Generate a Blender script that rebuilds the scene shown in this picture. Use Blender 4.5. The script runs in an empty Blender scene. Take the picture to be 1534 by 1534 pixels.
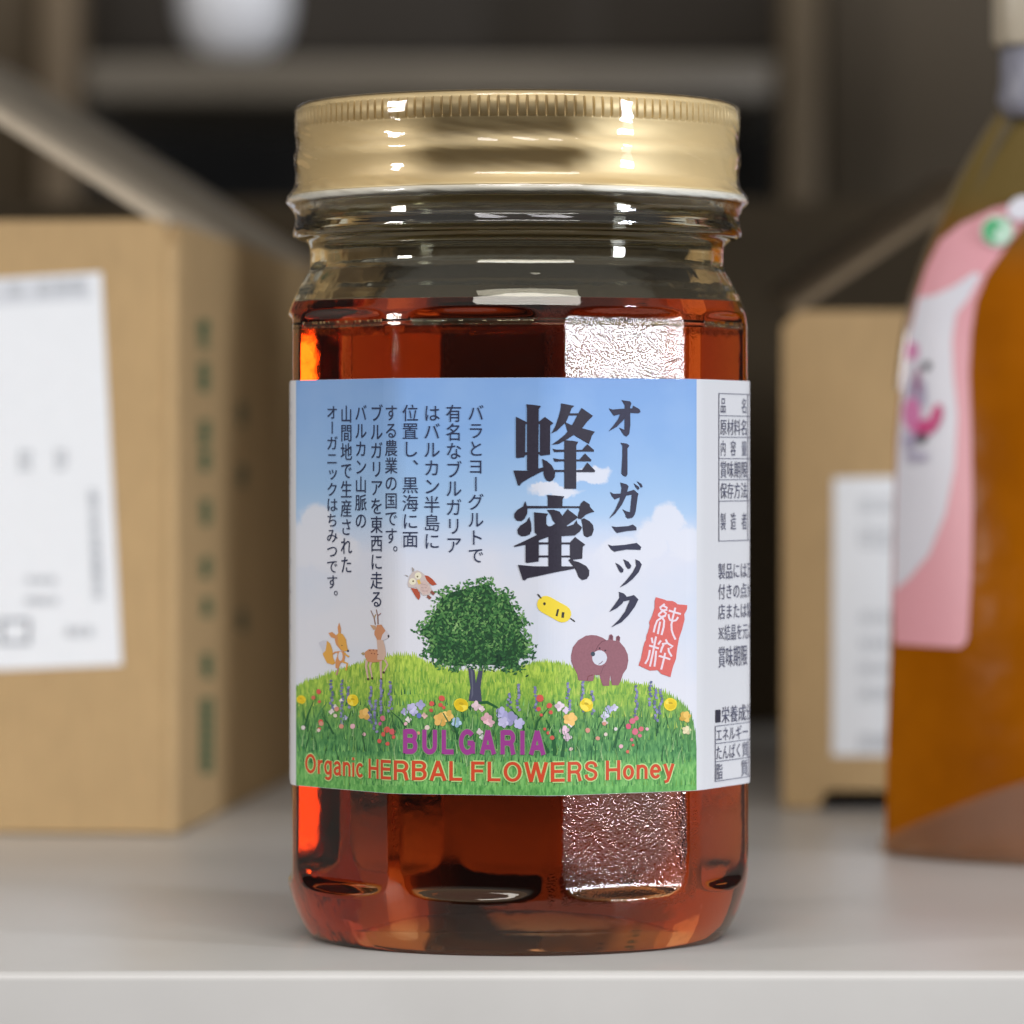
import bpy, bmesh, math, random
from mathutils import Vector
from mathutils.geometry import tessellate_polygon
random.seed(7)
scene = bpy.context.scene
C = scene.collection
R_ = math.radians

# ------------------------------------------------------------------ camera, light, exposure
F = 7000.0            # focal length in photo pixels (1534 px wide)
D = 0.8735            # camera to jar axis
ZC = 0.08743          # camera height above the shelf
CX = -0.0010
PX, PY = 767.0, 700.0
cam = bpy.data.cameras.new('camera')
cam.sensor_width = 36.0
cam.lens = F / 1534 * 36
cam.shift_y = (PY - 767) / 1534
cam.clip_start, cam.clip_end = 0.02, 50
cam.dof.use_dof = True
cam.dof.focus_distance = D - 0.036
cam.dof.aperture_fstop = 13.6
co = bpy.data.objects.new('camera', cam)
co.location = (CX, -D, ZC)
co.rotation_euler = (R_(90), 0, 0)
C.objects.link(co)
scene.camera = co

w = bpy.data.worlds.new('World')
scene.world = w
w.use_nodes = True
# shop interior seen by the jar: bright ceiling over the aisle in front, dim shelving all round
_nt = w.node_tree
_tc = _nt.nodes.new('ShaderNodeTexCoord')
_sp = _nt.nodes.new('ShaderNodeSeparateXYZ')
_nt.links.new(_tc.outputs['Generated'], _sp.inputs[0])
_up = _nt.nodes.new('ShaderNodeMapRange')
_up.interpolation_type = 'SMOOTHSTEP'
_up.inputs['From Min'].default_value, _up.inputs['From Max'].default_value = -0.01, 0.30
_nt.links.new(_sp.outputs['Z'], _up.inputs['Value'])
_fr = _nt.nodes.new('ShaderNodeMapRange')
_fr.interpolation_type = 'SMOOTHSTEP'
_fr.inputs['From Min'].default_value, _fr.inputs['From Max'].default_value = 0.25, -0.25
_nt.links.new(_sp.outputs['Y'], _fr.inputs['Value'])
_mu = _nt.nodes.new('ShaderNodeMath')
_mu.operation = 'MULTIPLY'
_nt.links.new(_up.outputs[0], _mu.inputs[0])
_nt.links.new(_fr.outputs[0], _mu.inputs[1])
_ma = _nt.nodes.new('ShaderNodeMath')
_ma.operation = 'MULTIPLY_ADD'
_ma.inputs[1].default_value, _ma.inputs[2].default_value = 0.42, 0.05
_nt.links.new(_mu.outputs[0], _ma.inputs[0])
_nt.links.new(_ma.outputs[0], _nt.nodes['Background'].inputs[1])
_nt.nodes['Background'].inputs[0].default_value = (1.0, 0.985, 0.96, 1)


def area(name, loc, target, sx, sy, power, col):
    l = bpy.data.lights.new(name, 'AREA')
    l.shape = 'RECTANGLE'
    l.size, l.size_y, l.energy, l.color = sx, sy, power, col
    o = bpy.data.objects.new(name, l)
    o.location = loc
    o.rotation_euler = (Vector(target) - Vector(loc)).to_track_quat('-Z', 'Y').to_euler()
    C.objects.link(o)
    return o


area('ceiling_light', (0.12, -1.15, 1.15), (0, 0.05, 0.08), 1.3, 0.35, 14, (1.0, 0.965, 0.93))
area('left_aisle_light', (-1.35, -0.66, 0.36), (0, 0, 0.09), 0.24, 0.13, 6.2, (1.0, 0.97, 0.94))
area('window_light', (1.30, -0.845, 0.25), (0, 0, 0.09), 0.18, 0.30, 14.0, (0.86, 0.91, 1.0))
area('window_light_low', (1.30, -0.845, -0.04), (0, 0, 0.05), 0.18, 0.25, 0.5, (0.88, 0.93, 1.0))
area('rear_aisle_light', (-0.15, 0.80, 1.25), (-0.1, 1.12, 0.25), 0.5, 0.2, 2.2, (1.0, 0.97, 0.93))

scene.view_settings.view_transform = 'Standard'
scene.view_settings.look = 'None'
scene.view_settings.exposure = 0.2
scene.view_settings.gamma = 1.0
scene.view_settings.use_curve_mapping = False
cy = scene.cycles
cy.max_bounces, cy.transmission_bounces, cy.glossy_bounces = 24, 20, 8
cy.diffuse_bounces, cy.transparent_max_bounces = 5, 16
cy.caustics_reflective = cy.caustics_refractive = True
cy.sample_clamp_indirect = 6.0
cy.use_denoising = True
cy.blur_glossy = 0.3


# ------------------------------------------------------------------ helpers
def lin(c):
    return tuple(((v / 255) / 12.92 if v / 255 <= 0.04045 else ((v / 255 + 0.055) / 1.055) ** 2.4) for v in c)


def paint(r, g, b, k=0.89):
    """base colour of a print that photographs as this sRGB colour under the shop light"""
    return tuple(min(0.86, v * k) for v in lin((r, g, b))) + (1,)


def W(x, y, d):
    return Vector((CX + (x - PX) * d / F, d - D, ZC + (PY - y) * d / F))


def new_mat(name):
    m = bpy.data.materials.new(name)
    m.use_nodes = True
    return m, m.node_tree, m.node_tree.nodes['Principled BSDF']


def N(nt, typ, **kw):
    n = nt.nodes.new(typ)
    for k, v in kw.items():
        if hasattr(n, k):
            setattr(n, k, v)
        else:
            n.inputs[k.replace('_', ' ')].default_value = v
    return n


def mat(name, col, rough=0.5, metal=0.0, spec=0.5, noise=0.0, nscale=200, bump=0.0, bscale=600):
    m, nt, b = new_mat(name)
    col = tuple(col[:3]) + (1,)
    b.inputs['Base Color'].default_value = col
    b.inputs['Roughness'].default_value = rough
    b.inputs['Metallic'].default_value = metal
    b.inputs['Specular IOR Level'].default_value = spec
    tc = N(nt, 'ShaderNodeTexCoord')
    if noise:
        n = N(nt, 'ShaderNodeTexNoise', Scale=nscale, Detail=4.0)
        nt.links.new(tc.outputs['Object'], n.inputs['Vector'])
        mx = N(nt, 'ShaderNodeMix', data_type='RGBA')
        mx.inputs['A'].default_value = tuple(v * (1 - noise) for v in col[:3]) + (1,)
        mx.inputs['B'].default_value = tuple(min(1, v * (1 + noise)) for v in col[:3]) + (1,)
        nt.links.new(n.outputs['Fac'], mx.inputs['Factor'])
        nt.links.new(mx.outputs['Result'], b.inputs['Base Color'])
    if bump:
        n = N(nt, 'ShaderNodeTexNoise', Scale=bscale, Detail=3.0)
        nt.links.new(tc.outputs['Object'], n.inputs['Vector'])
        bp = N(nt, 'ShaderNodeBump', Distance=bump)
        bp.inputs['Strength'].default_value = 1.0
        nt.links.new(n.outputs['Fac'], bp.inputs['Height'])
        nt.links.new(bp.outputs['Normal'], b.inputs['Normal'])
    return m


_ink = {}


def ink(r, g, b, speck=0.0):
    key = (r, g, b, speck)
    if key not in _ink:
        m = mat('print_ink', paint(r, g, b), 0.6, spec=0.25, noise=speck, nscale=2600)
        _ink[key] = m
    return _ink[key]


def link(name, me, parent=None, smooth=False):
    o = bpy.data.objects.new(name, me)
    C.objects.link(o)
    if parent:
        o.parent = parent
    if smooth:
        for p in me.polygons:
            p.use_smooth = True
    return o


def mesh_obj(name, verts, faces, mats, parent=None, smooth=False, midx=None):
    me = bpy.data.meshes.new(name)
    me.from_pydata([tuple(v) for v in verts], [], faces)
    for m in (mats if isinstance(mats, (list, tuple)) else [mats]):
        me.materials.append(m)
    if midx:
        me.polygons.foreach_set('material_index', midx)
    me.update()
    return link(name, me, parent, smooth)


def thing(name, label, cat, loc=(0, 0, 0), group=None):
    o = bpy.data.objects.new(name, None)
    o.location = loc
    o.empty_display_size = 0.02
    C.objects.link(o)
    o['label'], o['category'] = label, cat
    if group:
        o['group'] = group
    bpy.context.view_layer.update()
    return o


def box(name, lo, hi, m, parent=None, bevel=0.0, seg=3):
    bm = bmesh.new()
    bmesh.ops.create_cube(bm, size=1)
    for v in bm.verts:
        v.co = Vector(((lo[i] + hi[i]) / 2 + v.co[i] * (hi[i] - lo[i]) for i in range(3)))
    if bevel:
        bmesh.ops.bevel(bm, geom=bm.edges[:], offset=bevel, segments=seg, profile=0.5, affect='EDGES')
    me = bpy.data.meshes.new(name)
    bm.to_mesh(me)
    bm.free()
    me.materials.append(m)
    return link(name, me, parent, bool(bevel))


def lathe(prof, nth, rfun=None):
    """prof: list of (r, z); rfun(r, z, theta) -> r.  theta 0 faces the camera (-Y)"""
    vs, fs = [], []
    for (r, z) in prof:
        for j in range(nth):
            t = 2 * math.pi * j / nth
            rr = rfun(r, z, t) if rfun else r
            vs.append((rr * math.sin(t), -rr * math.cos(t), z))
    for i in range(len(prof) - 1):
        for j in range(nth):
            a, b = i * nth + j, i * nth + (j + 1) % nth
            fs.append((a, b, b + nth, a + nth))
    return vs, fs


def interp(tab, x):
    if x <= tab[0][0]:
        return tab[0][1]
    for (x0, y0), (x1, y1) in zip(tab, tab[1:]):
        if x <= x1:
            return y0 + (y1 - y0) * (x - x0) / (x1 - x0) if x1 > x0 else y1
    return tab[-1][1]


def smooth_prof(pts, n=6):
    """Catmull-Rom through (r, y) points"""
    out = []
    for i in range(len(pts) - 1):
        p0, p1, p2, p3 = pts[max(i - 1, 0)], pts[i], pts[i + 1], pts[min(i + 2, len(pts) - 1)]
        for k in range(n):
            t = k / n
            q = []
            for a in range(2):
                q.append(0.5 * (2 * p1[a] + (p2[a] - p0[a]) * t + (2 * p0[a] - 5 * p1[a] + 4 * p2[a] - p3[a]) * t * t
                                + (3 * p1[a] - p0[a] - 3 * p2[a] + p3[a]) * t ** 3))
            out.append(tuple(q))
    out.append(pts[-1])
    return out


MM = 0.00012464       # metres per photo pixel at the jar axis


def prof_px(pts, n=0):
    if n:
        pts = smooth_prof(pts, n)
    return [(r * MM, (1400 - y) * MM) for r, y in pts]


# ------------------------------------------------------------------ materials
def glass_mat(name, hammered):
    m, nt, b = new_mat(name)
    nt.nodes.remove(b)
    g = N(nt, 'ShaderNodeBsdfGlass', IOR=1.5, Roughness=0.0)
    g.inputs['Color'].default_value = (0.985, 0.975, 0.91, 1)
    out = nt.nodes['Material Output']
    nt.links.new(g.outputs[0], out.inputs['Surface'])
    tc = N(nt, 'ShaderNodeTexCoord')
    n1 = N(nt, 'ShaderNodeTexNoise', Scale=2300.0, Detail=1.5, Roughness=0.5)
    n2 = N(nt, 'ShaderNodeTexNoise', Scale=160.0, Detail=2.0)
    for n in (n1, n2):
        nt.links.new(tc.outputs['Object'], n.inputs['Vector'])
    b1 = N(nt, 'ShaderNodeBump', Distance=0.000065)
    at = N(nt, 'ShaderNodeAttribute', attribute_name='hammered')
    nt.links.new(at.outputs['Fac'], b1.inputs['Strength'])
    b2 = N(nt, 'ShaderNodeBump', Distance=0.00006)
    nt.links.new(n1.outputs['Fac'], b1.inputs['Height'])
    nt.links.new(n2.outputs['Fac'], b2.inputs['Height'])
    nt.links.new(b2.outputs['Normal'], b1.inputs['Normal'])
    nt.links.new(b1.outputs['Normal'], g.inputs['Normal'])
    return m


M_glass = glass_mat('jar_glass', True)

LEVEL = (1400 - 457) * MM


def honey_mat():
    m, nt, b = new_mat('honey')
    nt.nodes.remove(b)
    g = N(nt, 'ShaderNodeBsdfGlass', IOR=1.0, Roughness=0.0)
    g.inputs['Color'].default_value = (1, 1, 1, 1)
    out = nt.nodes['Material Output']
    nt.links.new(g.outputs[0], out.inputs['Surface'])
    geo = N(nt, 'ShaderNodeNewGeometry')
    sep = N(nt, 'ShaderNodeSeparateXYZ')
    nt.links.new(geo.outputs['Position'], sep.inputs[0])
    # only the open top of the honey meets air; its sides are wet to the glass
    gt = N(nt, 'ShaderNodeMath', operation='GREATER_THAN')
    gt.inputs[1].default_value = LEVEL - 0.00004
    nt.links.new(sep.outputs['Z'], gt.inputs[0])
    mr = N(nt, 'ShaderNodeMath', operation='MULTIPLY_ADD')
    mr.inputs[1].default_value = 0.489
    mr.inputs[2].default_value = 1.001
    nt.links.new(gt.outputs[0], mr.inputs[0])
    nt.links.new(mr.outputs[0], g.inputs['IOR'])
    v = N(nt, 'ShaderNodeVolumeAbsorption', Density=66.0)
    v.inputs['Color'].default_value = (0.872, 0.45, 0.0, 1)
    nt.links.new(v.outputs[0], out.inputs['Volume'])
    return m


M_honey = honey_mat()


def gold_mat():
    m, nt, b = new_mat('gold_lacquered_tinplate')
    b.inputs['Base Color'].default_value = (0.70, 0.56, 0.31, 1)
    b.inputs['Metallic'].default_value = 0.34
    b.inputs['Roughness'].default_value = 0.36
    tc = N(nt, 'ShaderNodeTexCoord')
    mp = N(nt, 'ShaderNodeMapping')
    mp.inputs['Scale'].default_value = (60, 60, 900)
    n = N(nt, 'ShaderNodeTexNoise', Scale=1.0, Detail=3.0)
    nt.links.new(tc.outputs['Object'], mp.inputs[0])
    nt.links.new(mp.outputs[0], n.inputs['Vector'])
    mr = N(nt, 'ShaderNodeMapRange')
    mr.inputs['To Min'].default_value, mr.inputs['To Max'].default_value = 0.42, 0.56
    nt.links.new(n.outputs['Fac'], mr.inputs['Value'])
    nt.links.new(mr.outputs[0], b.inputs['Roughness'])
    return m


M_gold = gold_mat()


def film_mat(name, tint, refl, rough=0.05, opac=0.0, body=(0.5, 0.45, 0.4)):
    m, nt, b = new_mat(name)
    nt.nodes.remove(b)
    out = nt.nodes['Material Output']
    tr = N(nt, 'ShaderNodeBsdfTransparent')
    tr.inputs[0].default_value = tint + (1,)
    gl = N(nt, 'ShaderNodeBsdfGlossy', Roughness=rough)
    gl.inputs['Color'].default_value = (0.95, 0.95, 1, 1)
    fr = N(nt, 'ShaderNodeFresnel', IOR=refl)
    mx = N(nt, 'ShaderNodeMixShader')
    nt.links.new(fr.outputs[0], mx.inputs[0])
    src = tr
    if opac:
        di = N(nt, 'ShaderNodeBsdfDiffuse')
        di.inputs[0].default_value = body + (1,)
        m2 = N(nt, 'ShaderNodeMixShader')
        m2.inputs[0].default_value = opac
        nt.links.new(tr.outputs[0], m2.inputs[1])
        nt.links.new(di.outputs[0], m2.inputs[2])
        src = m2
    nt.links.new(src.outputs[0], mx.inputs[1])
    nt.links.new(gl.outputs[0], mx.inputs[2])
    nt.links.new(mx.outputs[0], out.inputs['Surface'])
    return m


M_film = film_mat('clear_shrink_film', (0.985, 0.985, 0.985), 1.5)
M_paper = mat('label_paper', (0.615, 0.62, 0.645), 0.6, spec=0.25, noise=0.02, nscale=3000)


def card_mat(name, col):
    m, nt, b = new_mat(name)
    b.inputs['Roughness'].default_value = 0.75
    b.inputs['Specular IOR Level'].default_value = 0.25
    tc = N(nt, 'ShaderNodeTexCoord')
    n1 = N(nt, 'ShaderNodeTexNoise', Scale=22.0, Detail=5.0)
    mp = N(nt, 'ShaderNodeMapping')
    mp.inputs['Scale'].default_value = (900, 900, 120)
    n2 = N(nt, 'ShaderNodeTexNoise', Scale=1.0, Detail=3.0)
    nt.links.new(tc.outputs['Object'], n1.inputs['Vector'])
    nt.links.new(tc.outputs['Object'], mp.inputs[0])
    nt.links.new(mp.outputs[0], n2.inputs['Vector'])
    add = N(nt, 'ShaderNodeMath', operation='ADD')
    nt.links.new(n1.outputs['Fac'], add.inputs[0])
    nt.links.new(n2.outputs['Fac'], add.inputs[1])
    cr = N(nt, 'ShaderNodeValToRGB')
    cr.color_ramp.elements[0].position, cr.color_ramp.elements[1].position = 0.35, 0.75
    cr.color_ramp.elements[0].color = tuple(v * 0.86 for v in col) + (1,)
    cr.color_ramp.elements[1].color = tuple(v * 1.10 for v in col) + (1,)
    hv = N(nt, 'ShaderNodeMath', operation='MULTIPLY')
    hv.inputs[1].default_value = 0.5
    nt.links.new(add.outputs[0], hv.inputs[0])
    nt.links.new(hv.outputs[0], cr.inputs[0])
    nt.links.new(cr.outputs[0], b.inputs['Base Color'])
    return m


M_card = card_mat('corrugated_card', (0.43, 0.29, 0.142))
M_flap = card_mat('greyed_card_flap', (0.42, 0.35, 0.26))
M_flap2 = card_mat('dark_brown_card_flap', (0.17, 0.125, 0.078))
M_card_in = card_mat('corrugated_card_inside', (0.40, 0.28, 0.16))

# ------------------------------------------------------------------ shelf (large structure)
FRONT = -0.0628


def shelf_mat():
    m, nt, b = new_mat('painted_steel')
    b.inputs['Roughness'].default_value = 0.34
    b.inputs['Specular IOR Level'].default_value = 0.4
    tc = N(nt, 'ShaderNodeTexCoord')
    n = N(nt, 'ShaderNodeTexNoise', Scale=9.0, Detail=6.0, Roughness=0.6)
    n2 = N(nt, 'ShaderNodeTexNoise', Scale=900.0, Detail=2.0)
    nt.links.new(tc.outputs['Object'], n.inputs['Vector'])
    nt.links.new(tc.outputs['Object'], n2.inputs['Vector'])
    cr = N(nt, 'ShaderNodeValToRGB')
    cr.color_ramp.elements[0].position, cr.color_ramp.elements[1].position = 0.3, 0.7
    cr.color_ramp.elements[0].color = (0.47, 0.455, 0.435, 1)
    cr.color_ramp.elements[1].color = (0.55, 0.535, 0.515, 1)
    nt.links.new(n.outputs['Fac'], cr.inputs[0])
    nt.links.new(cr.outputs[0], b.inputs['Base Color'])
    mr = N(nt, 'ShaderNodeMapRange')
    mr.inputs['To Min'].default_value, mr.inputs['To Max'].default_value = 0.26, 0.42
    nt.links.new(n.outputs['Fac'], mr.inputs['Value'])
    nt.links.new(mr.outputs[0], b.inputs['Roughness'])
    bp = N(nt, 'ShaderNodeBump', Distance=0.000006)
    nt.links.new(n2.outputs['Fac'], bp.inputs['Height'])
    nt.links.new(bp.outputs['Normal'], b.inputs['Normal'])
    return m


M_shelf = shelf_mat()
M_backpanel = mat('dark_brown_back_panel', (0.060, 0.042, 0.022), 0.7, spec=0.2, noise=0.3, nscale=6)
shelf = thing('metal_shelf', 'light grey painted steel shelf with a rounded front lip under the honey jar and boxes', 'shelf')
box('shelf_board', (-0.75, FRONT, -0.032), (0.75, 0.70, 0.0), M_shelf, shelf, bevel=0.0018, seg=5)
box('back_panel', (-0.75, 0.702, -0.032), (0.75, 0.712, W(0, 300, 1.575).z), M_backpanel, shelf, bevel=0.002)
box('added_shade_board', (-0.75, FRONT, 0.40), (0.75, 0.70, 0.43), M_shelf, shelf, bevel=0.0018, seg=5)  # unseen board added overhead to keep light off the back

# ------------------------------------------------------------------ rear shelving, far behind and out of focus
M_post = mat('brown_wood_post', (0.165, 0.115, 0.064), 0.6, noise=0.15, nscale=20)
M_post2 = mat('dark_wood_post', (0.095, 0.064, 0.030), 0.6, noise=0.15, nscale=20)
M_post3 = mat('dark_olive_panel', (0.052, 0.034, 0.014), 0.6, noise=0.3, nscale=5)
M_rail = mat('grey_board_light_patches', (0.17, 0.142, 0.105), 0.4, noise=0.45, nscale=7)  # strong mottling stands in for patches of light along the board
M_dark = mat('shaded_rear_panel', (0.024, 0.017, 0.010), 0.7, noise=0.2, nscale=4)  # dark colour stands in for the shade inside the unit
M_black = mat('shaded_rear_recess', (0.006, 0.005, 0.004), 0.8)  # near-black colour paints in the shade below the rear board
rd = 1.95


def rbox(name, x0, y0, x1, y1, d, thick, m, parent):
    a, b = W(x0, y1, d), W(x1, y0, d)
    return box(name, (a.x, a.y, a.z), (b.x, a.y + thick, b.z), m, parent, bevel=0.003)


rear = thing('rear_shelf_unit', 'dark wooden shelving unit with a grey board, blurred far behind the honey jar', 'shelving',
             W(650, 900, rd))
inv = rear.matrix_world.inverted()


def adopt(o, p):
    o.parent = p
    o.matrix_parent_inverse = p.matrix_world.inverted()
    return o


adopt(rbox('shelf_board', 118, 88, 1172, 152, rd, 0.18, M_rail, None), rear)
adopt(rbox('post', 58, -260, 116, 900, rd - 0.01, 0.04, M_post, None), rear)
adopt(rbox('post', 1174, -260, 1232, 900, rd - 0.01, 0.04, M_post2, None), rear)
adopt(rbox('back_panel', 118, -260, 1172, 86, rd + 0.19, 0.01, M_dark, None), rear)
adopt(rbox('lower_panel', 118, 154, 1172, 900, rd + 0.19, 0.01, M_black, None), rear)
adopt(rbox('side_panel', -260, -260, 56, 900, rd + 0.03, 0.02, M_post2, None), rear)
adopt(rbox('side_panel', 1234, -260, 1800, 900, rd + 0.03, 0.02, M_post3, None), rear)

# white rounded pot standing on the rear board
M_white = mat('white_glazed_pot', (0.80, 0.81, 0.85), 0.35)
pot_c = W(352, 88, rd + 0.06)
pot = thing('white_pot', 'out-of-focus white round-bottomed pot standing on the rear shelf board, cut off by the top', 'pot', pot_c)
pr = 88 * (rd + 0.06) / F
pp = [(0.0, 0.0), (0.35, 0.0), (0.55, 0.05), (0.78, 0.22), (0.93, 0.5), (1.0, 0.9), (1.0, 1.6), (0.9, 2.0), (0.8, 2.05), (0.76, 2.0), (0.0, 1.9)]
vs, fs = lathe([(r * pr, z * pr) for r, z in pp], 48)
mesh_obj('pot_body', vs, fs, M_white, pot, True)
vs, fs = lathe([(r * pr, z * pr) for r, z in [(0.80, 2.06), (0.92, 2.04), (0.94, 2.12), (0.86, 2.2), (0.78, 2.16), (0.80, 2.06)]], 48)
mesh_obj('rim', vs, fs, M_white, pot, True)

# ------------------------------------------------------------------ honey jar
jar = thing('honey_jar', 'faceted glass jar of dark amber honey with gold screw lid and blue sky picture label', 'honey jar')

RIB = [-70.5, -30.5, 8.0, 47.5, 79.0, 122.0, 156.0, 189.5, 224.5, 257.0]     # ten ribs between ten flat panels
RIDGE = sorted([r - 360 for r in RIB] + RIB + [r + 360 for r in RIB])
outer_px = [(298, 1402.2), (306, 1399), (314, 1391), (325, 1373), (334, 1352), (342, 1325), (346.5, 1300), (348, 1270), (348, 1208), (347, 900),
            (346.5, 520), (346, 495), (344, 472), (339, 457), (333, 443), (326, 428), (319, 416), (313, 406), (310.5, 396),
            (310.5, 378), (312, 367), (318, 360), (329, 357), (333, 351), (333, 346), (330, 340), (327, 333), (326, 318),
            (326, 306), (322, 298), (318, 290), (318, 172), (314, 167), (306, 165), (301, 167)]
outer = [(302.0, 1401.6)] + smooth_prof(outer_px, 6)[1:]


def panel(theta_deg):
    """angle from the centre of the flat panel, and half the panel's angle"""
    for a_, b_ in zip(RIDGE, RIDGE[1:]):
        if a_ <= theta_deg < b_:
            return theta_deg - (a_ + b_) / 2, (b_ - a_) / 2


def body_r(R, theta, z=0.05):
    d_, h_ = panel(math.degrees(theta))
    a = 348 * MM * math.cos(R_(h_ - 2.1)) / math.cos(R_(d_))
    q = min(1.0, max(0.0, (0.0126 - z) / 0.0040))            # the flat panels fade out above the heel
    a += q * q * (3 - 2 * q) * (350 * MM - a)
    q = min(1.0, max(0.0, (z - (1400 - 482) * MM) / (22 * MM)))
    a += q * q * (3 - 2 * q) * (350 * MM - a)
    k = 0.00018
    h = max(k - abs(R - a), 0) / k
    return min(R, a) - h * h * k * 0.25


rings = [(r * MM, (1400 - y) * MM) for r, y in outer]
# extra rings along the straight body keep quads short
prof = []
for a, b in zip(rings, rings[1:]):
    n = max(1, int(abs(b[1] - a[1]) / 0.0025))
    for k in range(n):
        prof.append((a[0] + (b[0] - a[0]) * k / n, a[1] + (b[1] - a[1]) * k / n))
prof.append(rings[-1])
base = [(0.0005, 21 * MM), (100 * MM, 20 * MM), (200 * MM, 17 * MM), (262 * MM, 11 * MM), (284 * MM, 4 * MM), (292 * MM, 0.6 * MM)]
base_s = smooth_prof(base, 5)
inner_px = [(301, 167), (299, 175), (299, 300), (298, 370), (297, 385), (297, 397), (300, 408), (306, 420), (312, 432), (318, 444), (322.5, 455), (323.4, 457)]
inner_p = [(r * MM, (1400 - y) * MM) for r, y in smooth_prof(inner_px, 4)]
NT = 720
full = base_s + prof + inner_p[1:]
nb = len(base_s) + len(prof)
vs, fs = [], []
for i, (r, z) in enumerate(full):
    for j in range(NT):
        t = 2 * math.pi * j / NT
        rr = body_r(r, t, z) if i < nb else r
        vs.append((rr * math.sin(t), -rr * math.cos(t), max(z, 0.00005)))
for i in range(len(full) - 1):
    for j in range(NT):
        a, b = i * NT + j, i * NT + (j + 1) % NT
        fs.append((a, b, b + NT, a + NT))
vs.append((0, 0, base_s[0][1]))
for j in range(NT):
    fs.append((len(vs) - 1, (j + 1) % NT, j))
gb = mesh_obj('glass_body', vs, fs, M_glass, jar, True)
# the flat panels carry a fine hammered texture, ribs, shoulder, neck and heel are smooth
ham = gb.data.attributes.new('hammered', 'FLOAT', 'POINT')
hv = []
for i, (r, z) in enumerate(full):
    for j in range(NT):
        d_, h_ = panel(360.0 * j / NT)
        f1 = min(1.0, max(0.0, (h_ - 2.0 - abs(d_)) / 1.0)) * (1.0 if 8 < 360.0 * j / NT < 47.5 else 0.07)
        f1 = max(f1, 0.6 * min(1.0, max(0.0, 1.6 - (h_ - abs(d_)))))
        f2 = min(1.0, max(0.0, (z - 0.0085) / 0.0015)) * min(1.0, max(0.0, ((1400 - 466) * MM - z) / 0.0012))
        hv.append(f1 * f2 if i < nb else 0.0)
hv.append(0.0)
ham.data.foreach_set('value', hv)

# honey
WALL = 1.7e-3
hp = []
outer_tab = sorted([((1400 - y) * MM, r * MM) for r, y in outer if 455 < y < 1300])
hb = [(0.0005, 0.0098), (0.012, 0.0090), (0.024, 0.0068), (0.031, 0.0052), (0.0360, 0.0058), (0.0388, 0.0090), (0.0408, 0.0148)]
hp += smooth_prof(hb, 5)
z = 0.0165
while z < LEVEL - 0.004:
    hp.append((interp(outer_tab, z) - WALL, z))
    z += 0.0025
hp += [(interp(outer_tab, LEVEL - 0.003) - WALL - 0.0001, LEVEL - 0.003), (323.6 * MM + 0.0001, LEVEL - 0.0008), (323.4 * MM, LEVEL - 0.0001)]
hp_top = [(323.4 * MM - 0.00002, LEVEL), (0.039, LEVEL), (0.02, LEVEL), (0.0005, LEVEL)]
NH = 360
allh = hp + hp_top
vs, fs = [], []
for i, (r, z) in enumerate(allh):
    for j in range(NH):
        t = 2 * math.pi * j / NH
        rr = r
        if i < len(hp):
            rr = min(r, body_r(r + WALL, t, z) - WALL)
        vs.append((rr * math.sin(t), -rr * math.cos(t), z))
for i in range(len(allh) - 1):
    for j in range(NH):
        a, b = i * NH + j, i * NH + (j + 1) % NH
        fs.append((a, b, b + NH, a + NH))
vs += [(0, 0, allh[0][1]), (0, 0, LEVEL)]
n0 = (len(allh) - 1) * NH
for j in range(NH):
    fs.append((len(vs) - 2, (j + 1) % NH, j))
    fs.append((len(vs) - 1, n0 + j, n0 + (j + 1) % NH))
ho = mesh_obj('honey', vs, fs, M_honey, jar, True)
for p in ho.data.polygons:
    if p.center.z > LEVEL - 1e-6:
        p.use_smooth = False

# lid
lid_px = [(0.5, 162.5), (200, 162.5), (296, 163), (306, 160.2), (316, 158.6), (322, 159.4), (326.5, 162), (328.4, 165.5), (328.5, 166), (328.5, 168), (328.5, 180),
          (328.5, 193), (328.5, 195), (328.4, 197), (328, 199), (327.0, 204), (326.6, 212), (326.8, 221), (328.0, 226), (329.4, 233), (330.0, 240),
          (329.4, 247), (328.6, 252), (328, 262), (328, 274), (329.5, 280), (333.5, 286), (338, 291), (340.5, 294.5), (332, 296), (331, 290), (322, 280), (322, 175), (310, 169), (0.5, 169)]
NL = 3000
KN = 150
lv = []
for i, (r, y) in enumerate(lid_px):
    for j in range(NL):
        t = 2 * math.pi * j / NL
        rr = r
        if 167 < y < 194 and i < 14:
            ph = (t * KN / (2 * math.pi)) % 1.0
            rr += 3.4 if abs(ph - 0.5) < 0.36 else (1.2 if abs(ph - 0.5) < 0.41 else -2.4)
        lv.append((rr * MM * math.sin(t), -rr * MM * math.cos(t), (1400 - y) * MM))
lf = []
for i in range(len(lid_px) - 1):
    for j in range(NL):
        a, b = i * NL + j, i * NL + (j + 1) % NL
        lf.append((a, a + NL, b + NL, b))
lid = mesh_obj('lid', lv, lf, M_gold, jar, True)
M_edge = mat('cream_rim_glint', (0.72, 0.70, 0.62), 0.25)  # pale colour paints in the bright reflection along the rim
vs, fs = lathe(prof_px([(336, 293.5), (340.6, 294.6), (343, 297.5), (343.4, 301), (342, 304.5), (338, 306), (334, 304), (333, 299), (336, 293.5)], 3), 360)
mesh_obj('lid_edge', vs, fs, M_edge, lid, True)

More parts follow.
